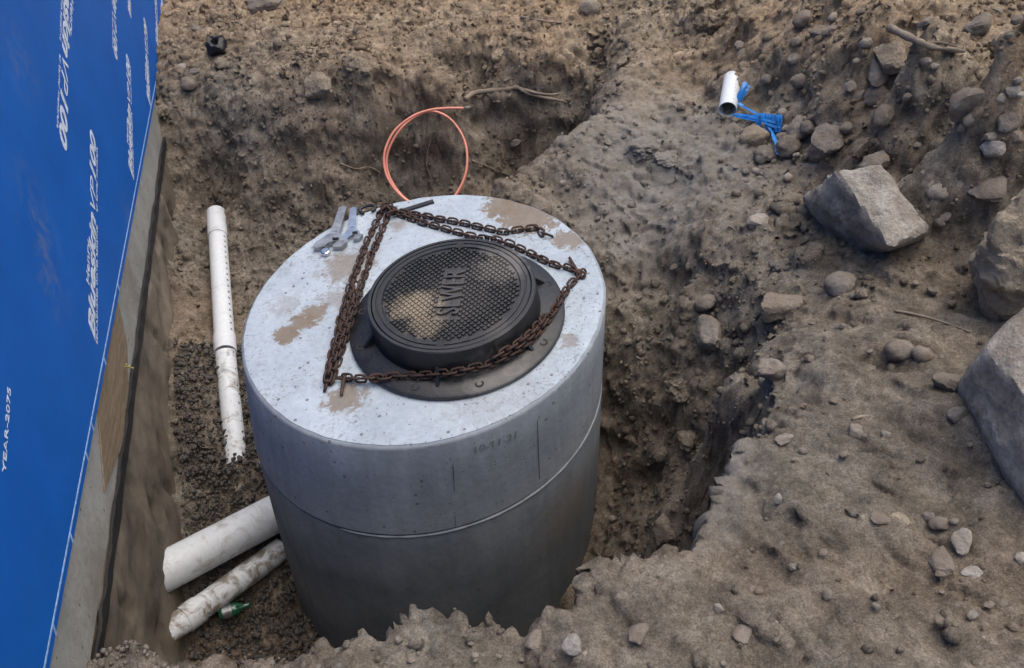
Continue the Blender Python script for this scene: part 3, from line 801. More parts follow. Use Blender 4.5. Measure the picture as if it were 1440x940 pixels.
tag(ch, 'long rusty chain laid round the black manhole cover', 'chain')

# ------------------------------------------------------------------ tools on the manhole
def topframe(px0, py0, px1, py1, h=0.):
    a, b = attop(px0, py0, h), attop(px1, py1, h); x = b - a; L = np.linalg.norm(x); x /= L; return a, x, np.cross(NTOP, x), L
def place(o, a, x, y, z=NTOP):
    o.matrix_world = Matrix([[x[i], y[i], z[i], a[i]] for i in range(3)] + [[0, 0, 0, 1]])
def wrench(a, x, L, label, tiltup=0., mat=M['chrome'], wide=1.0):
    y = np.cross(NTOP, x)
    e = empty('wrench', a)
    k = L / .2
    mb = MB(); mb.prism([np.array(p) * k for p in ((.035, -.011, .012), (.19, -.0095, .012), (.2, 0, .012), (.19, .0095, .012), (.035, .011, .012))], (0, 0, .010 * k))
    mb.prism([np.array(p) * k for p in ((.06, -.0055, .0135), (.17, -.0045, .0135), (.17, .0045, .0135), (.06, .0055, .0135))], (0, 0, .0015 * k))
    o = mb.build('handle', mat, e); 
    mb = MB(); hd = [(-.03, .024), (-.024, .032), (-.004, .03), (.02, .02), (.042, .010), (.042, -.010), (.02, -.022), (0, -.024), (.004, -.008), (-.004, .004), (-.02, .010)]
    mb.prism([np.array([p[0] * k, p[1] * k * wide, .0165 * k]) for p in reversed(hd)], (0, 0, .0155 * k)); auto_smooth(mb.build('jaw', mat, e), 20)
    mb = MB(); mb.prism([np.array([p[0] * k, p[1] * k * wide, .0155 * k]) for p in ((-.026, -.022), (-.002, -.030), (.008, -.020), (.0, -.010), (-.018, -.004), (-.027, -.008))], (0, 0, .0135 * k)); mb.build('sliding_jaw', M['grip'], e)
    mb = MB(); mb.lathe([(.0001, -.007 * k), (.0055 * k, -.007 * k), (.0055 * k, .007 * k), (.0001, .007 * k)], (.012 * k, -.010 * k, .0165 * k), (0, 1, 0), (1, 0, 0), 10); mb.build('thumb_screw', M['steel'], e)
    for o_ in e.children: o_.data.transform(Matrix.Diagonal((1, 1.55, 1.3, 1)))
    z = NTOP * math.cos(tiltup) - x * math.sin(tiltup); x2 = x * math.cos(tiltup) + NTOP * math.sin(tiltup)
    place(e, a, x2, np.cross(z, x2), z)
    return tag(e, label, 'wrench')
a, x, y, L = topframe(468, 347, 483, 307)
wrench(a + NTOP * .003, x, .235, 'chrome adjustable wrench with the larger head, lying at the manhole rim', R_(4), M['grip'], 1.25)
a, x, y, L = topframe(496, 337, 498, 308)
wrench(a + NTOP * .002, x, .20, 'smaller bright chrome wrench lying between the larger wrench and the chain', R_(2), M['chrome'])
mb = MB(); a, x, y, L = topframe(459, 358, 470, 352)
mb.lathe([(.0001, 0), (.02, 0), (.021, .006), (.02, .016), (.016, .019), (.0001, .019)], a + NTOP * .002, NTOP, TX, 20)
o = mb.build('socket', M['chrome']); auto_smooth(o); tag(o, 'small shiny chrome socket beside the head of the larger wrench', 'socket')
a, x, y, L = topframe(562, 300, 610, 285)
mb = MB(); mb.box(a + x * L / 2 + NTOP * .0065, x * L / 2, y * .011, NTOP * .004)
tag(mb.build('flat_bar', M['steel']), 'short dark flat steel bar lying at the manhole rim beside the chain', 'steel bar')
a, x, y, L = topframe(507, 300, 528, 295)
mb = MB(); th = np.linspace(R_(-60), R_(240), 20); mb.tube([a + x * L / 2 + x * .034 * math.cos(q) + y * .026 * math.sin(q) + NTOP * .012 for q in th], .0075, 8)
sh_ = mb.build('shackle', M['steel']); auto_smooth(sh_, 60)
tag(sh_, 'grey steel shackle lying at the manhole rim between the wrenches and chain', 'shackle')

# ------------------------------------------------------------------ salmon conduit coil
c0 = atz(598, 216, -.42)
cx = ray(657, 216) - ray(540, 216); cx /= np.linalg.norm(cx)
q0 = atz(598, 216, -.42); dd = np.linalg.norm(q0 - CAM) / np.linalg.norm(ray(598, 216))
def along(px, py, d): return CAM + ray(px, py) * d
pth = []
loopA = [(652, 152.5), (630, 152.5), (605, 155), (580, 164), (556, 183), (543, 207), (540, 228), (545, 250), (560, 272), (585, 290), (610, 294), (632, 284), (648, 262), (656, 238), (656, 210), (648, 187), (632, 167), (610, 157), (588, 162), (565, 180), (549, 205), (543.5, 228), (549, 252), (566, 276), (590, 291), (615, 292), (640, 276), (652, 255), (656.5, 232)]
for i, q in enumerate(loopA): pth.append(along(*q, dd + .0 + .0045 * i))
def smooth_path(pp, n=8):
    out = []
    for i in range(len(pp) - 1):
        p0, p1, p2, p3 = pp[max(i - 1, 0)], pp[i], pp[i + 1], pp[min(i + 2, len(pp) - 1)]
        for s_ in np.linspace(0, 1, n, endpoint=False):
            out.append(.5 * ((2 * p1) + (-p0 + p2) * s_ + (2 * p0 - 5 * p1 + 4 * p2 - p3) * s_ ** 2 + (-p0 + 3 * p1 - 3 * p2 + p3) * s_ ** 3))
    return out + [pp[-1]]
cc_ = empty('conduit_coil', q0 - np.array([0, 0, .3]))
def cpart(name, path, r, mat, par, n=10, L=None):
    mb = MB(); mb.tube(path, r, n); o = mb.build(name, mat, par, True)
    if par is not None: o.data.transform(Matrix.Translation(-Vector(par.location)))
    return o
cpart('tube', smooth_path(pth), .0075, M['conduit'], cc_)
cpart('end_fitting', [pth[0], along(657, 152, dd), along(662, 151, dd)], [.009, .012, .006], M['root'], cc_)
tag(cc_, 'salmon plastic conduit looped into a standing coil behind the manhole', 'conduit')
P = [along(713, 251, dd * .93), along(703, 264, dd * .9), along(692, 280, dd * .88), along(680, 300, dd * .87)]
tag(cpart('conduit_end', smooth_path(P), .0075, M['conduit'], None), 'short straight end of salmon conduit rising behind the manhole', 'conduit')

# ------------------------------------------------------------------ roots and sticks
def drape(pxs, lift=.0):
    return [hit(*q[:2]) + np.array([0, 0, lift]) for q in pxs]
def root(pxs, r0, r1, label, branches=(), lift=.012, cat='root', name='tree_root'):
    P = smooth_path(drape(pxs, lift), 6); n = len(P)
    e = empty(name, P[0])
    cpart('stem', P, [max(.002, r0 + (r1 - r0) * i / n + .0018 * math.sin(i * 1.7) * (r0 > .006)) for i in range(n)], M['root'], e, 7)
    for b, rb in branches:
        Pb = smooth_path(drape(b, lift), 6)
        cpart('branch', Pb, [rb * (1 - .7 * i / len(Pb)) for i in range(len(Pb))], M['root'], e, 6)
    return tag(e, label, cat)
root([(655, 150), (668, 141), (690, 138), (712, 136), (728, 133), (742, 141), (765, 147), (792, 152)], .018, .009, 'forked brown root sticking out of the pit bank beside the conduit end', [([(738, 136), (755, 141), (775, 143), (789, 141)], .012), ([(700, 138), (705, 146)], .008)], .045)
root([(664, 230), (685, 238), (700, 244), (714, 250)], .008, .005, 'short thin root in the shadowed trench right of the conduit coil', (), .02)
root([(733, 27), (755, 31), (775, 34), (791, 35)], .009, .006, 'pale straight stick lying on the far bank above the trench', (), .012, 'stick', 'stick')
root([(1257, 440), (1290, 446), (1325, 456), (1364, 470)], .005, .003, 'thin dry twig lying between the angular boulder and the big grey boulder', (), .008, 'twig', 'twig')
root([(1250, 45), (1285, 62), (1310, 72), (1355, 78)], .016, .007, 'dark root lying across the upper face of the spoil heap', [([(1300, 68), (1320, 66), (1345, 72)], .007)], .015)
root([(478, 232), (500, 240), (520, 238), (536, 246)], .006, .003, 'thin root hanging from the bank left of the conduit coil', (), .012)
root([(606, 200), (602, 215), (600, 232), (603, 245)], .004, .002, 'fine hanging rootlet seen inside the conduit coil', (), .012)
root([(1228, 590), (1213, 588), (1198, 592)], .005, .004, 'pale splinter of wood lying on the trodden near ground', (), .006, 'splinter', 'splinter')

# ------------------------------------------------------------------ pipes
def pipe(name, a, b, ro, label, mat, holes=0, side=0., couplers=(), wallt=.005, hr=.0065, n=40, cat='pipe'):
    a, b = np.array(a), np.array(b)
    e = empty(name, (a + b) / 2)
    mb = MB(); mb.shell(a, b, ro, ro - wallt, n, 24); o = mb.build('tube', mat, e)
    t_ = (b - a) / np.linalg.norm(b - a); u = np.cross(t_, [0, 0, 1.]); u /= np.linalg.norm(u); w = np.cross(t_, u)
    if holes:
        cb = MB()
        for k in range(holes):
            c = a + (b - a) * (.03 + .94 * k / (holes - 1)); rt = u if u[0] > 0 else -u; upv = w if w[2] > 0 else -w; d = math.cos(side) * rt + math.sin(side) * upv
            cb.tube([c + d * (ro - .02), c + d * (ro + .02)], hr, 8)
        co = cb.build('cutter', mat, e)
        md = o.modifiers.new('b', 'BOOLEAN'); md.object = co; md.operation = 'DIFFERENCE'; md.solver = 'EXACT'
        bpy.context.view_layer.update()
        me = bpy.data.meshes.new_from_object(o.evaluated_get(bpy.context.evaluated_depsgraph_get()))
        o.modifiers.clear(); o.data = me; bpy.data.objects.remove(co)
        if len(me.materials) == 0: me.materials.append(mat)
    o.data.transform(Matrix.Translation(-e.location)); auto_smooth(o, 40)
    for f0, f1 in couplers:
        mb = MB(); mb.shell(a + (b - a) * f0, a + (b - a) * f1, ro + .005, ro + .0005, n); q = mb.build('coupling', mat, e); q.data.transform(Matrix.Translation(-e.location)); auto_smooth(q, 40)
    return tag(e, label, cat)
pa, pb = atz(304, 300, -.79), atz(317, 497, -.90)
pipe('drain_pipe', pa, pb, .054, 'white perforated drain pipe lying along the footing with a row of holes', M['pvc'], 24, R_(30), ((.0, .2), (.9, 1.0)), hr=.009)
pc = atz(333, 655, -1.11)
pipe('drain_pipe', pb + (pc - pb) * .0, pc, .0525, 'mud-caked lower length of the drain pipe beside the manhole', mat_pvc('smeared_pvc', .9, 11, .52), 7, R_(24))
a, b = np.array(wp(*onwall(243, 800), -.02)), atz(352, 741, -1.13)
pipe('sewer_pipe', a - (b - a) * .55, b + (b - a) * .45, .088, 'thick white pipe running from the footing into the manhole', mat_pvc('dusty_pvc', .6, 9, .5), wallt=.008)
a, b = atz(248, 880, -1.2), atz(350, 806, -1.26)
pipe('lateral_pipe', a - (b - a) * .5, b + (b - a) * .5, .056, 'thin muddy white pipe below the thick pipe beside the manhole', M['pvc_dirty'], couplers=((.3, .4),))
a, b = hit(1022, 163) + np.array([0, 0, .05]), hit(1029, 128) + np.array([0, 0, .12])
d_ = b - a; d_ /= np.linalg.norm(d_)
pa_ = along(1023, 155, np.linalg.norm(a - CAM) / np.linalg.norm(ray(1022, 163)) - .02); pb_ = along(1030, 111, np.linalg.norm(a - CAM) / np.linalg.norm(ray(1022, 163)) + .16)
pipe('pipe_offcut', pa_, pb_, .042, 'short white perforated pipe offcut with open end beside the blue netting', M['pvc'], 9, R_(60), hr=.003, wallt=.003)

# bottle
a, b = atz(309, 864, -1.27), atz(352, 850, -1.27)
x = (b - a) / np.linalg.norm(b - a); L = np.linalg.norm(b - a); y = np.cross([0, 0, 1.], x)
be = empty('glass_bottle', a)
mb = MB(); mb.lathe([(.0001, 0), (.026, .0), (.029, .006), (.029, L * .5), (.024, L * .62), (.012, L * .76), (.0105, L * .96), (.013, L * .965), (.013, L), (.0001, L)], a, x, y, 20); o = mb.build('body', M['glass'], be); o.data.transform(Matrix.Translation(-be.location)); auto_smooth(o, 50)
mb = MB(); mb.lathe([(.0296, L * .12), (.0296, L * .42)], a, x, y, 20); o = mb.build('paper_label', M['grip'], be); o.data.transform(Matrix.Translation(-be.location))
tag(be, 'small green glass bottle lying below the thin pipe in the pit', 'bottle')

# crumpled black plastic cap
p = hit(307, 70)
mb = MB(); mb.lathe([(.0001, .03), (.03, .0), (.055, .0), (.066, .02), (.064, .05), (.052, .072), (.03, .078), (.025, .06), (.0001, .05)], p + np.array([0, 0, -.005]), np.array([.1, -.35, .93]), np.array([1, 0, -.1]), 28)
o = mb.build('plastic_cap', M['black_plastic'])
for v in o.data.vertices:
    q = np.array(v.co); v.co = Vector(q + .016 * np.array([float(fbm(q[None] * 1.0, 22, 2, .5, s_)[0]) for s_ in (1., 2., 3.)]))
auto_smooth(o, 50); tag(o, 'crumpled black plastic cap lying on the far ground near the house wall', 'plastic cap')

# blue netting
D0 = np.linalg.norm(hit(1060, 180) - CAM) / np.linalg.norm(ray(1060, 180))
bn = empty('blue_netting', hit(1065, 190))
def ribbon(pxs, w, name='strap'):
    P = smooth_path([hit(*q[:2]) + np.array([0, 0, q[2]]) for q in pxs], 6); mb = MB(); vs_ = []; n = len(P)
    for i in range(n):
        t_ = P[min(i + 1, n - 1)] - P[max(i - 1, 0)]; t_ /= np.linalg.norm(t_); s_ = np.cross(t_, [0.1, -.5, .8]); s_ /= np.linalg.norm(s_); u = np.cross(s_, t_)
        ww = w * (1 + .25 * math.sin(i * .9)); 
        vs_ += [P[i] + s_ * ww + u * .002, P[i] + u * .007, P[i] - s_ * ww + u * .002, P[i] - u * .003]
    f = [(i * 4 + k, i * 4 + (k + 1) % 4, (i + 1) * 4 + (k + 1) % 4, (i + 1) * 4 + k) for i in range(n - 1) for k in range(4)] + [(3, 2, 1, 0), tuple(range(4 * n - 4, 4 * n))]
    mb.add(vs_, f); o = mb.build(name, M['blue_plastic'], bn); o.data.transform(Matrix.Translation(-bn.location)); auto_smooth(o, 60)
ribbon([(1047, 134, .06), (1042, 143, .06), (1037, 151, .03)], .011)
ribbon([(1037, 154, .03), (1050, 162, .03), (1064, 172, .035), (1078, 183, .035)], .008)
ribbon([(1080, 186, .03), (1085, 197, .03), (1090, 208, .02), (1094, 221, .01)], .008)
mb = MB()
for k in range(46):
    x_ = random.uniform(1066, 1097); y_ = 168 + (x_ - 1066) * .1
    P = [hit(x_ + random.uniform(-3, 3), y_) + np.array([0, 0, .03]), hit(x_ + random.uniform(-4, 4), y_ + 8) + np.array([0, 0, .045]), hit(x_ + random.uniform(-6, 6) - 3, y_ + 21) + np.array([0, 0, .02])]
    mb.tube(smooth_path(P, 3), .0022, 4)
for k in range(34):
    y_ = random.uniform(0, 1)
    P = [hit(1030 + 8 * random.random(), 166 + 4 * y_) + np.array([0, 0, .02]), hit(1050, 170 + 7 * y_) + np.array([0, 0, .03]), hit(1072, 172 + 12 * y_) + np.array([0, 0, .035]), hit(1090 + 7 * random.random(), 172 + 18 * y_) + np.array([0, 0, .03])]
    mb.tube(smooth_path(P, 3), .0024, 4)
for k in range(14):
    P = [hit(1040 + random.uniform(-2, 3), 150) + np.array([0, 0, .03]), hit(1046 + random.uniform(-4, 5), 142) + np.array([0, 0, .05]), hit(1048 + random.uniform(-5, 7), 135) + np.array([0, 0, .05])]
    mb.tube(smooth_path(P, 3), .0024, 4)
o = mb.build('net_strands', M['blue_plastic'], bn); o.data.transform(Matrix.Translation(-bn.location)); o['kind'] = 'stuff'
tag(bn, 'tangled bright blue plastic netting with loose straps on the ground', 'netting')

# ------------------------------------------------------------------ rocks
def ico(sub):
    bm = bmesh.new(); bmesh.ops.create_icosphere(bm, subdivisions=sub, radius=1.0)
    v = np.array([q.co for q in bm.verts]); f = [tuple(q.index for q in p.verts) for p in bm.faces]; bm.free(); return v, f
ICO = {k: ico(k) for k in (1, 2, 3, 4, 5)}
def star(dirs, planes, soft=0.):
    r = np.full(len(dirs), 9.0)
    for n, h in planes:
        c = dirs @ n; r = np.minimum(r, np.where(c > 1e-3, h / np.maximum(c, 1e-3), 9.0))
    return r
def smooth_r(v, f, r, it):
    n = len(v); E = np.array([(a, b) for q in f for a, b in ((q[0], q[1]), (q[1], q[2]), (q[2], q[0]))])
    for _ in range(it):
        s_ = np.zeros(n); c = np.zeros(n); np.add.at(s_, E[:, 0], r[E[:, 1]]); np.add.at(c, E[:, 0], 1); r = .5 * r + .5 * s_ / c
    return r
def hull_rock(name, P, mat, label, namp=.012, sub=5, group=None, it=1, cat='boulder'):
    P = np.array(P); c = P.mean(0)
    bm = bmesh.new()
    for p in P: bm.verts.new(p - c)
    bmesh.ops.convex_hull(bm, input=bm.verts); bm.normal_update()
    planes = []
    for fc in bm.faces:
        n = np.array(fc.normal); h = float(n @ np.array(fc.verts[0].co))
        if h < 0: n, h = -n, -h
        if h > 1e-4: planes.append((n, h))
    bm.free()
    v, f = ICO[sub]; r = smooth_r(v, f, star(v, planes), it)
    Q = v * r[:, None]; size = np.ptp(P, axis=0).max()
    nn_ = namp * (fbm(Q + c, 4.5 / size, 6, .62, 5.) + .8 * (1 - np.abs(fbm(Q + c, 9 / size, 3, .5, 8.)))); Q = Q * (1 + (nn_ / np.maximum(r, .05)))[:, None]
    base = np.array([c[0], c[1], c[2]])
    o = mk(name, Q, f, mat, None, True); o.location = base
    bm = bmesh.new(); bm.from_mesh(o.data)
    for e in bm.edges: e.smooth = e.calc_face_angle(0) < R_(32)
    bm.to_mesh(o.data); bm.free()
    return tag(o, label, cat, group)
def low(px, py, dz): p = hit(px, py); return p + np.array([0, 0, dz])
# angular block on the slope
A = [atz(1177, 243, .44), atz(1237, 233, .46), atz(1255, 266, .42), atz(1303, 316, .33), atz(1302, 326, .31), atz(1253, 347, .33), atz(1146, 285, .27), atz(1152, 312, .19), atz(1190, 345, .13), atz(1238, 363, .1), atz(1296, 343, .18)]
A += [A[1] + np.array([.12, .25, -.25]), A[0] + np.array([-.02, .25, -.25]), A[3] + np.array([.1, .2, -.15])]
hull_rock('boulder', A, M['boulder'], 'angular grey boulder with a flat slanted top face, beside the pit', .011, it=0)
# tan boulder and grey boulder at the right
A = [atz(1355, 362, .42), atz(1372, 330, .55), atz(1400, 292, .62), atz(1440, 255, .68), atz(1470, 250, .66), atz(1372, 395, .38), atz(1378, 435, .26), atz(1440, 400, .42), atz(1480, 380, .42), atz(1400, 452, .22)]
A = [p + np.array([.03, 0, 0]) for p in A]
A += [A[2] + np.array([.2, .3, -.3]), A[0] + np.array([.14, .2, -.22]), A[8] + np.array([.3, .1, -.2])]
hull_rock('boulder', A, M['tan_stone'], 'tan rough boulder leaning behind the big grey boulder', .022)
A = [atz(1346, 528, .46), atz(1362, 500, .54), atz(1400, 455, .6), atz(1440, 415, .64), atz(1500, 400, .66), atz(1350, 548, .4), atz(1388, 650, .37), atz(1425, 715, .36), atz(1500, 770, .36), atz(1500, 600, .6), atz(1415, 560, .56), atz(1400, 690, .26), atz(1450, 760, .22)]
A = [p + np.array([.04, 0, 0]) for p in A]
A += [A[1] + np.array([.08, .2, -.35]), A[3] + np.array([.2, .3, -.5]), A[5] + np.array([.08, 0.03, -.15]), A[8] + np.array([.3, .1, -.1])]
hull_rock('boulder', A, M['boulder'], 'big grey-brown boulder with a smooth tilted face on the trodden ground', .012, it=1)
A = [atz(1005, 328, .06), atz(1022, 325, .08), atz(1060, 352, .1)]
def rock(px, py, wpx, mat, label, cat='stone', group=None, flat=.7, ang=True, sub=3, sink=.3, seed=None, asp=1.0, name='stone'):
    p = hit(px, py + wpx * .15); D = np.linalg.norm(p - CAM); r = wpx / FPX * D * .5 * .97
    rr = np.random.default_rng(seed if seed is not None else int(px * 7 + py * 13))
    planes = []
    for k in range(9 if ang else 15):
        n = rr.normal(size=3); n /= np.linalg.norm(n); planes.append((n, rr.uniform(.62, .95) if ang else rr.uniform(.76, 1.0)))
    planes += [(np.array(q, float), 1.0) for q in ((1, 0, 0), (-1, 0, 0), (0, 1, 0), (0, -1, 0), (0, 0, 1), (0, 0, -1))]
    v, f = ICO[sub]; rad = smooth_r(v, f, star(v, planes), 1 if ang else 2)
    Q = v * rad[:, None]; Q = Q * (1 + (.2 if mat is M['soil'] else .1) * fbm(Q, 3.4 if mat is M['soil'] else 2.2, 4, .65, rr.uniform(0, 50)))[:, None]
    Q *= np.array([1.0, 1 / asp * .85, flat]) * r / max(1e-6, np.abs(Q[:, 0]).max())
    n = gn(p[0], p[1]); az_ = rr.uniform(-.5, .5)
    z = n * .7 + np.array([0, 0, .3]) + rr.normal(0, .12, 3); z /= np.linalg.norm(z); x = np.array([math.cos(az_), math.sin(az_), 0]); x = x - (x @ z) * z; x /= np.linalg.norm(x); y = np.cross(z, x)
    o = mk(name, Q, f, mat, None, True)
    c = p + z * r * flat * (1 - 2 * sink) * .9
    o.matrix_world = Matrix([[x[i], y[i], z[i], c[i]] for i in range(3)] + [[0, 0, 0, 1]])
    if ang:
        bm = bmesh.new(); bm.from_mesh(o.data)
        for e in bm.edges: e.smooth = e.calc_face_angle(0) < R_(30)
        bm.to_mesh(o.data); bm.free()
    return tag(o, label, cat, group)
S, PS, T, K = M['stone'], M['pale_stone'], M['tan_stone'], M['clod']
for a in [
    (1263, 490, 42, S, 'round grey cobble lying on the slope below the thin twig', dict(ang=False, flat=.8)),
    (1295, 497, 32, S, 'smaller rounded stone touching the round grey cobble', dict(ang=False)),
    (1183, 397, 42, S, 'rounded brown-grey stone below the angular boulder', dict(ang=False)),
    (1212, 412, 24, K, 'small lump of earth beside the rounded stone below the angular boulder', dict(ang=False)),
    (1320, 265, 32, PS, 'pale rounded stone behind the angular boulder', dict(ang=False)),
    (1347, 257, 18, PS, 'little pale stone next to the pale rounded stone', dict(ang=False)),
    (1385, 259, 48, S, 'flat grey slab stone lying before the tan boulder', dict(flat=.4)),
    (1236, 224, 40, S, 'flat-topped stone lying right behind the angular boulder', dict(flat=.6)),
    (1163, 200, 52, S, 'blocky stone half buried at the foot of the spoil heap', dict(sink=.25, sub=4)),
    (1125, 180, 40, S, 'rounded stone buried beside the blocky stone by the blue netting', dict(ang=False)),
    (1060, 190, 42, T, 'brown stone holding down the blue netting', dict(ang=False, flat=.65)),
    (1073, 215, 32, K, 'brown clod just below the loose blue strap', dict(ang=False)),
    (1110, 205, 36, K, 'earthy lump between the blue netting and the blocky stone', dict(ang=False)),
    (1258, 84, 36, T, 'tan stone with a dark hollow under the root on the spoil heap', dict(sub=4, asp=.7)),
    (1233, 100, 28, S, 'upright grey stone leaning on the tan stone under the root', dict(asp=.6)),
    (1233, 130, 36, S, 'flat stone below the two stones on the spoil heap', dict(flat=.5)),
    (1246, 158, 28, S, 'oval grey stone low on the spoil heap', dict(ang=False, asp=.7)),
    (1376, 36, 36, S, 'grey stone sticking out of the top of the spoil heap', dict()),
    (1360, 140, 54, S, 'large embedded stone in the side of the spoil heap', dict(flat=.7)),
    (1393, 207, 30, PS, 'pale angular stone in the loose soil above the tan boulder', dict()),
    (1420, 168, 30, S, 'flat stone in the spoil heap above the pale angular stone', dict(flat=.5)),
    (1137, 178, 24, S, 'small stone resting against the blocky stone', dict(ang=False)),
    (1190, 178, 20, S, 'small stone at the heap foot right of the blocky stone', dict(ang=False)),
    (1215, 205, 34, K, 'dark clod right of the blocky stone', dict()),
    (1125, 112, 24, S, 'grey stone half way up the left of the spoil heap', dict(ang=False)),
    (1155, 42, 30, S, 'flat stone with a dark gap beneath it high on the heap', dict(flat=.45)),
    (1172, 24, 14, PS, 'tiny pale round stone high on the spoil heap', dict(ang=False)),
    (1130, 26, 26, S, 'dull grey stone high on the left of the heap', dict(ang=False)),
    (1067, 306, 36, PS, 'pale flaky stone on the edge of the cut bank', dict(flat=.5)),
    (1000, 470, 42, S, 'larger pointed stone wedged in the hollow of the cut bank', dict(sub=4, asp=.65, flat=.9)),
    (993, 424, 34, S, 'rounded stone above the pointed stone in the hollow of the bank', dict(ang=False)),
    (968, 440, 26, K, 'brown clod left of the stones in the hollow of the bank', dict(ang=False)),
    (960, 543, 52, K, 'big dark clod halfway down the slope by the manhole', dict(sub=4)),
    (935, 635, 36, K, 'round clod low in the pit right of the manhole', dict(ang=False)),
    (968, 615, 34, K, 'crumbly clod above the round clod low in the pit', dict()),
    (861, 728, 12, PS, 'single pale pebble low in the pit beside the manhole', dict(ang=False)),
    (1103, 614, 26, PS, 'pale flat stone on the brink of the near bank', dict(flat=.45)),
    (1202, 604, 22, S, 'grey chip beside the pale wood splinter', dict(flat=.5)),
    (1345, 582, 26, S, 'dark rounded stone below the big grey boulder', dict(ang=False)),
    (1330, 536, 36, S, 'stone tucked under the edge of the big grey boulder', dict(flat=.6)),
    (1262, 728, 34, T, 'tan stone half sunk in the trodden near ground', dict(ang=False, flat=.5)),
    (1238, 727, 26, S, 'grey sliver of stone beside the tan half sunk stone', dict(flat=.4)),
    (1322, 735, 26, S, 'rounded stone sunk in the trodden near ground', dict(ang=False, flat=.5)),
    (1353, 760, 24, PS, 'elongated pale stone in the rut of the near ground', dict(flat=.5, asp=.6)),
    (1325, 790, 30, S, 'long grey stone lying in the rut', dict(flat=.5, asp=.6)),
    (1367, 804, 24, PS, 'bluish white stone chip in the rut', dict(flat=.5)),
    (1437, 783, 18, PS, 'white stone chip near the big grey boulder', dict()),
    (1094, 701, 14, PS, 'bright white pebble on the near ground', dict()),
    (1043, 890, 24, S, 'elongated grey stone on the near ground', dict(asp=.6, flat=.6)),
    (806, 908, 28, PS, 'pale upright stone set in the near bank', dict(asp=.75, flat=.9)),
    (752, 898, 28, S, 'grey stone set in the near bank left of the pale upright stone', dict(flat=.8, asp=.7)),
    (898, 890, 30, S, 'pale grey stone bulging from the near bank', dict(asp=.75)),
    (1010, 855, 16, S, 'small grey stone above the elongated stone on the near ground', dict()),
    (1068, 830, 14, S, 'little round stone on the open near ground', dict(ang=False)),
    (1090, 895, 18, S, 'small blunt stone right of the elongated grey stone', dict()),
    (447, 117, 46, T, 'flat tan stone sticking out of the far pit bank', dict(flat=.5, sub=4)),
    (277, 40, 14, S, 'dark stone fragment near the house wall', dict()),
    (275, 100, 14, S, 'dark pointed stone on the far rim by the wall', dict()),
    (265, 118, 22, S, 'rounded stone on the far rim beside the house wall', dict(ang=False)),
    (257, 94, 14, PS, 'small pale stone on the far rim beside the house wall', dict(ang=False)),
    (375, 3, 48, S, 'dark block of rubble at the far edge of the ground', dict(sub=4)),
    (725, 200, 16, S, 'pale pebble in the shaded trench bank', dict()),
    (827, 12, 30, T, 'sandy lump on the far ground above the trench', dict(ang=False, flat=.9)),
    (792, 256, 12, PS, 'small pale pebble on the mound behind the manhole', dict()),
    (762, 285, 36, S, 'flat stone half buried at the back edge of the manhole', dict(flat=.5)),
    (905, 205, 52, K, 'broad crumbling clod on top of the mound', dict(sub=4, flat=.45)),
    (935, 222, 40, K, 'crumbled clod beside the broad clod on the mound', dict(sub=4, flat=.4)),
    (1003, 30, 46, K, 'big crumbling clod left of the spoil heap', dict(sub=4, flat=.9)),
    (993, 10, 34, K, 'upper clod left of the spoil heap', dict(flat=.9)),
    (700, 80, 26, K, 'clod in the far trench bank', dict()),
    (1100, 372, 34, K, 'earth clod on the lip of the cut bank', dict()),
    (1100, 430, 60, S, 'grey crusted rock bedded in the cut bank', dict(sub=4, flat=.8)),
    (1085, 520, 46, S, 'pale-edged rock at the brink of the near bank', dict(sub=4, flat=.7)),
    (940, 735, 40, S, 'grey rock jutting from the near bank beside the pit', dict(sub=4, asp=.7, flat=.9)),
]:
    rock(*a[:5], **a[5])
# look-alike stones
MARKS = {'the angular boulder': (1225, 300), 'the tan boulder': (1400, 360), 'the big grey boulder': (1370, 560), 'the round grey cobble': (1263, 495), 'the blocky stone': (1163, 205), 'the blue netting': (1065, 175),
         'the pipe offcut': (1026, 150), 'the root on the heap': (1300, 70), 'the wood splinter': (1213, 590), 'the tan half sunk stone': (1262, 733), 'the bluish stone chip': (1367, 806), 'the elongated grey stone': (1043, 893),
         'the pale upright stone': (806, 912), 'the black plastic cap': (307, 72), 'the flat tan stone': (447, 119), 'the pale straight stick': (762, 32), 'the broad crumbling clod': (905, 208), 'the manhole': (852, 560),
         'the pointed wedged stone': (1000, 475), 'the round clod': (935, 640), 'the big dark clod': (960, 548), 'the house wall': (252, 90), 'the dark rubble block': (375, 8), 'the large embedded stone': (1360, 145), 'the pale flaky stone': (1067, 308)}
MARKP = None
ORD = ['nearest', 'second nearest', 'third nearest', 'fourth nearest', 'fifth nearest', 'sixth nearest', 'seventh nearest', 'eighth nearest', 'ninth nearest', 'tenth nearest']
def name_apart(objs, label):
    global MARKP
    if MARKP is None: MARKP = {k: hit(*v) for k, v in MARKS.items()}
    P = np.array([o.matrix_world.translation for o in objs]); used = set()
    rank = {k: np.argsort(np.argsort(np.linalg.norm(P - v, axis=1))) for k, v in MARKP.items()}
    best = {k: np.linalg.norm(P - v, axis=1) for k, v in MARKP.items()}
    for i, o in enumerate(objs):
        opts = sorted((int(rank[k][i]), float(best[k][i]), k) for k in rank if best[k][i] < 4.0)
        if opts and opts[0][0] < len(ORD): o['label'] = label + ', ' + ORD[opts[0][0]] + ' to ' + opts[0][2]
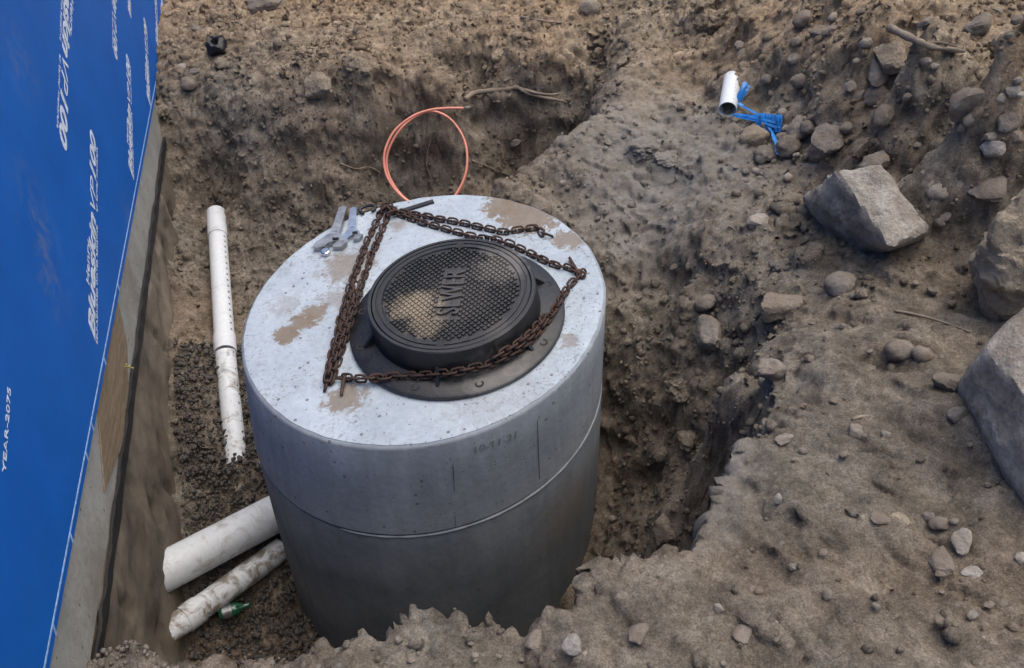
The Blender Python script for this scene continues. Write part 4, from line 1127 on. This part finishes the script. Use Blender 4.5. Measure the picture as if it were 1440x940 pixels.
def scatter(N, box, wr, mat, label, cat, group, ang=True):
    k = 0; SC = []
    while k < N:
        px, py = random.uniform(box[0], box[2]), random.uniform(box[1], box[3])
        P = hit(px, py)
        if np.hypot(P[0], P[1]) < .78 and P[2] > -.9: continue
        SC.append(rock(px, py, random.uniform(*wr), mat, label, cat, group, flat=random.uniform(.5, .8), ang=ang, sub=2, seed=int(px * 31 + py * 17), sink=random.uniform(.25, .4))); k += 1
    name_apart(SC, label)
scatter(34, (1040, 5, 1435, 215), (9, 22), S, 'small brown-grey stone in the spoil heap', 'stone', 'stones in the spoil heap')
scatter(14, (1060, 60, 1435, 260), (9, 16), PS, 'small pale stone in the spoil heap', 'stone', 'pale stones in the spoil heap', False)
scatter(22, (1100, 270, 1340, 520), (9, 18), S, 'small stone on the boulder slope', 'stone', 'stones around the angular boulder')
scatter(24, (1080, 560, 1430, 930), (8, 16), S, 'small stone on the trodden near ground', 'stone', 'stones on the trodden ground')
scatter(12, (560, 890, 1060, 935), (8, 15), S, 'small stone in the near bank', 'stone', 'stones in the near bank')
scatter(24, (880, 340, 1010, 690), (8, 18), K, 'small clod on the slope by the manhole', 'clod', 'clods on the slope by the manhole')
scatter(22, (260, 10, 640, 110), (8, 18), K, 'small dry clod on the far rim', 'clod', 'clods on the far rim')
scatter(14, (700, 10, 980, 240), (8, 18), K, 'small clod on the mound', 'clod', 'clods on the mound')

# pebbles and gravel nobody could count
def pebbles(name, label, pos, rad, mat, cat='pebbles', sub=1):
    v, f = ICO[sub]; f = np.array(f); n = len(pos); nv = len(v)
    S_ = rng.uniform(.4, 1.0, (n, 1, 3)); J = rng.uniform(.72, 1.2, (n, nv, 1))
    Q_, _ = np.linalg.qr(rng.normal(size=(n, 3, 3)))
    V = np.einsum('nij,nkj->nki', Q_, v[None] * S_ * J * rad[:, None, None]) + pos[:, None, :]
    Fc = (f[None] + (np.arange(n) * nv)[:, None, None]).reshape(-1, 3)
    me = bpy.data.meshes.new(name); me.vertices.add(n * nv); me.vertices.foreach_set('co', V.reshape(-1).astype(np.float32))
    me.loops.add(Fc.size); me.loops.foreach_set('vertex_index', Fc.reshape(-1).astype(np.int32)); me.polygons.add(len(Fc))
    me.polygons.foreach_set('loop_start', (np.arange(len(Fc)) * 3).astype(np.int32)); me.polygons.foreach_set('loop_total', np.full(len(Fc), 3, np.int32))
    me.update(calc_edges=True)
    return tag(mko(name, me, mat), label, cat, kind='stuff')
def onground(n, box, rlo, rhi, keep=None, up=.15, pw=2.4):
    x = rng.uniform(box[0], box[1], n); y = rng.uniform(box[2], box[3], n)
    r = rlo * (1 - rng.random(n) * (1 - (rlo / rhi) ** pw)) ** (-1 / pw)
    z = gz(x, y)
    ok = (np.hypot(x, y) > .74) | (z > -.2)
    ok &= (np.hypot(x, y) > .70) & (x * NW[0] + y * NW[1] > OFFW + .02)
    if keep is not None: ok &= keep(x, y, z)
    x, y, z, r = x[ok], y[ok], z[ok], r[ok]
    return np.stack([x, y, z + r * up], -1), r
cl = lambda x, y, z: vnoise(x * 2.3, y * 2.3) + .6 * vnoise(x * 6, y * 6) > rng.uniform(-1.0, .9, x.shape)
P, r = onground(5000, (-2.2, 3.6, -2.0, 4.3), .0035, .017, cl)
pebbles('loose_pebbles', 'loose brown pebbles and crumbs of soil strewn over the ground', P, r, M['clod'])
P, r = onground(4200, (-2.2, 3.6, -2.0, 4.3), .003, .012, cl)
pebbles('pale_pebbles', 'pale stone chips strewn over the ground', P, r, M['pale_stone'])
ga, gb = atz(300, 560, -1.0), atz(330, 890, -1.4)
def gkeep(x, y, z):
    d = x * NW[0] + y * NW[1] - OFFW; s_ = x * DH[0] + y * DH[1]
    return (d > .02) & (d < .75) & (s_ < 1.15 + .2 * vnoise(x * 5, y * 5)) & (s_ > -2.2) & (z < -.5)
P, r = onground(2600, (-1.5, -.1, -1.9, -1.0), .008, .02, lambda x, y, z: (z > -.5) & (x * NW[0] + y * NW[1] - OFFW < .55), .4, 2.0)
pebbles('gravel_heap', 'small heap of grey gravel against the footing at the near bank', P, r, M['stone'], 'gravel')
P, r = onground(26000, (-1.6, .3, -1.7, 1.6), .008, .021, gkeep, .5, 2.0)
P[:, 2] += rng.uniform(0, .03, len(P))
pebbles('gravel_bed', 'dark crushed gravel filling the pit bottom along the footing', P, r, M['gravel'], 'gravel')

# crumbs of soil lying on and in every bank
def crumbs(N, rlo, rhi, name, label, pw=2.0):
    sub = P3[30:-30, 30:-30]; nz = nrm[30:-30, 30:-30, 2]; H_, W_ = nz.shape
    j = rng.integers(0, H_, N * 4); i = rng.integers(0, W_, N * 4)
    wgt = 1 / np.maximum(nz[j, i], .25); p_ = sub[j, i]
    mask = .55 + .45 * vnoise(p_[:, 0] * 2.6, p_[:, 1] * 2.6) + .3 * vnoise(p_[:, 0] * 8, p_[:, 1] * 8)
    nr_ = near[30:-30, 30:-30][j, i]
    keep = rng.random(len(j)) < wgt * .4 * mask * (1 - .88 * nr_)
    keep &= (np.hypot(p_[:, 0], p_[:, 1]) > .74) & (p_[:, 0] * NW[0] + p_[:, 1] * NW[1] > OFFW + .01)
    j, i = j[keep][:N], i[keep][:N]; P = sub[j, i] + nrm[30:-30, 30:-30][j, i] * 0
    n = len(j); r = rlo * (1 - rng.random(n) * (1 - (rlo / rhi) ** pw)) ** (-1 / pw)
    P = P + nrm[30:-30, 30:-30][j, i] * (r * .25)[:, None]
    bm = bmesh.new(); bmesh.ops.create_icosphere(bm, subdivisions=1, radius=1.0); v = np.array([q.co for q in bm.verts]); f = np.array([[q.index for q in p.verts] for p in bm.faces]); bm.free()
    nv = len(v)
    A_ = rng.normal(size=(n, 3, 3)); Q_, _ = np.linalg.qr(A_)
    V = v[None] * rng.uniform(.45, 1.0, (n, 1, 3)) * rng.uniform(.75, 1.2, (n, nv, 1)) * r[:, None, None]
    V = np.einsum('nij,nkj->nki', Q_, V) + P[:, None, :]
    Fc = (f[None] + (np.arange(n) * nv)[:, None, None]).reshape(-1, 3)
    me = bpy.data.meshes.new(name); me.vertices.add(n * nv); me.vertices.foreach_set('co', V.reshape(-1).astype(np.float32))
    me.loops.add(Fc.size); me.loops.foreach_set('vertex_index', Fc.reshape(-1).astype(np.int32)); me.polygons.add(len(Fc))
    me.polygons.foreach_set('loop_start', (np.arange(len(Fc)) * 3).astype(np.int32)); me.polygons.foreach_set('loop_total', np.full(len(Fc), 3, np.int32))
    me.update(calc_edges=True)
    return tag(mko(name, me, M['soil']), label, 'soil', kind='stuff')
crumbs(26000, .006, .028, 'soil_crumbs', 'angular crumbs of brown soil covering the banks')
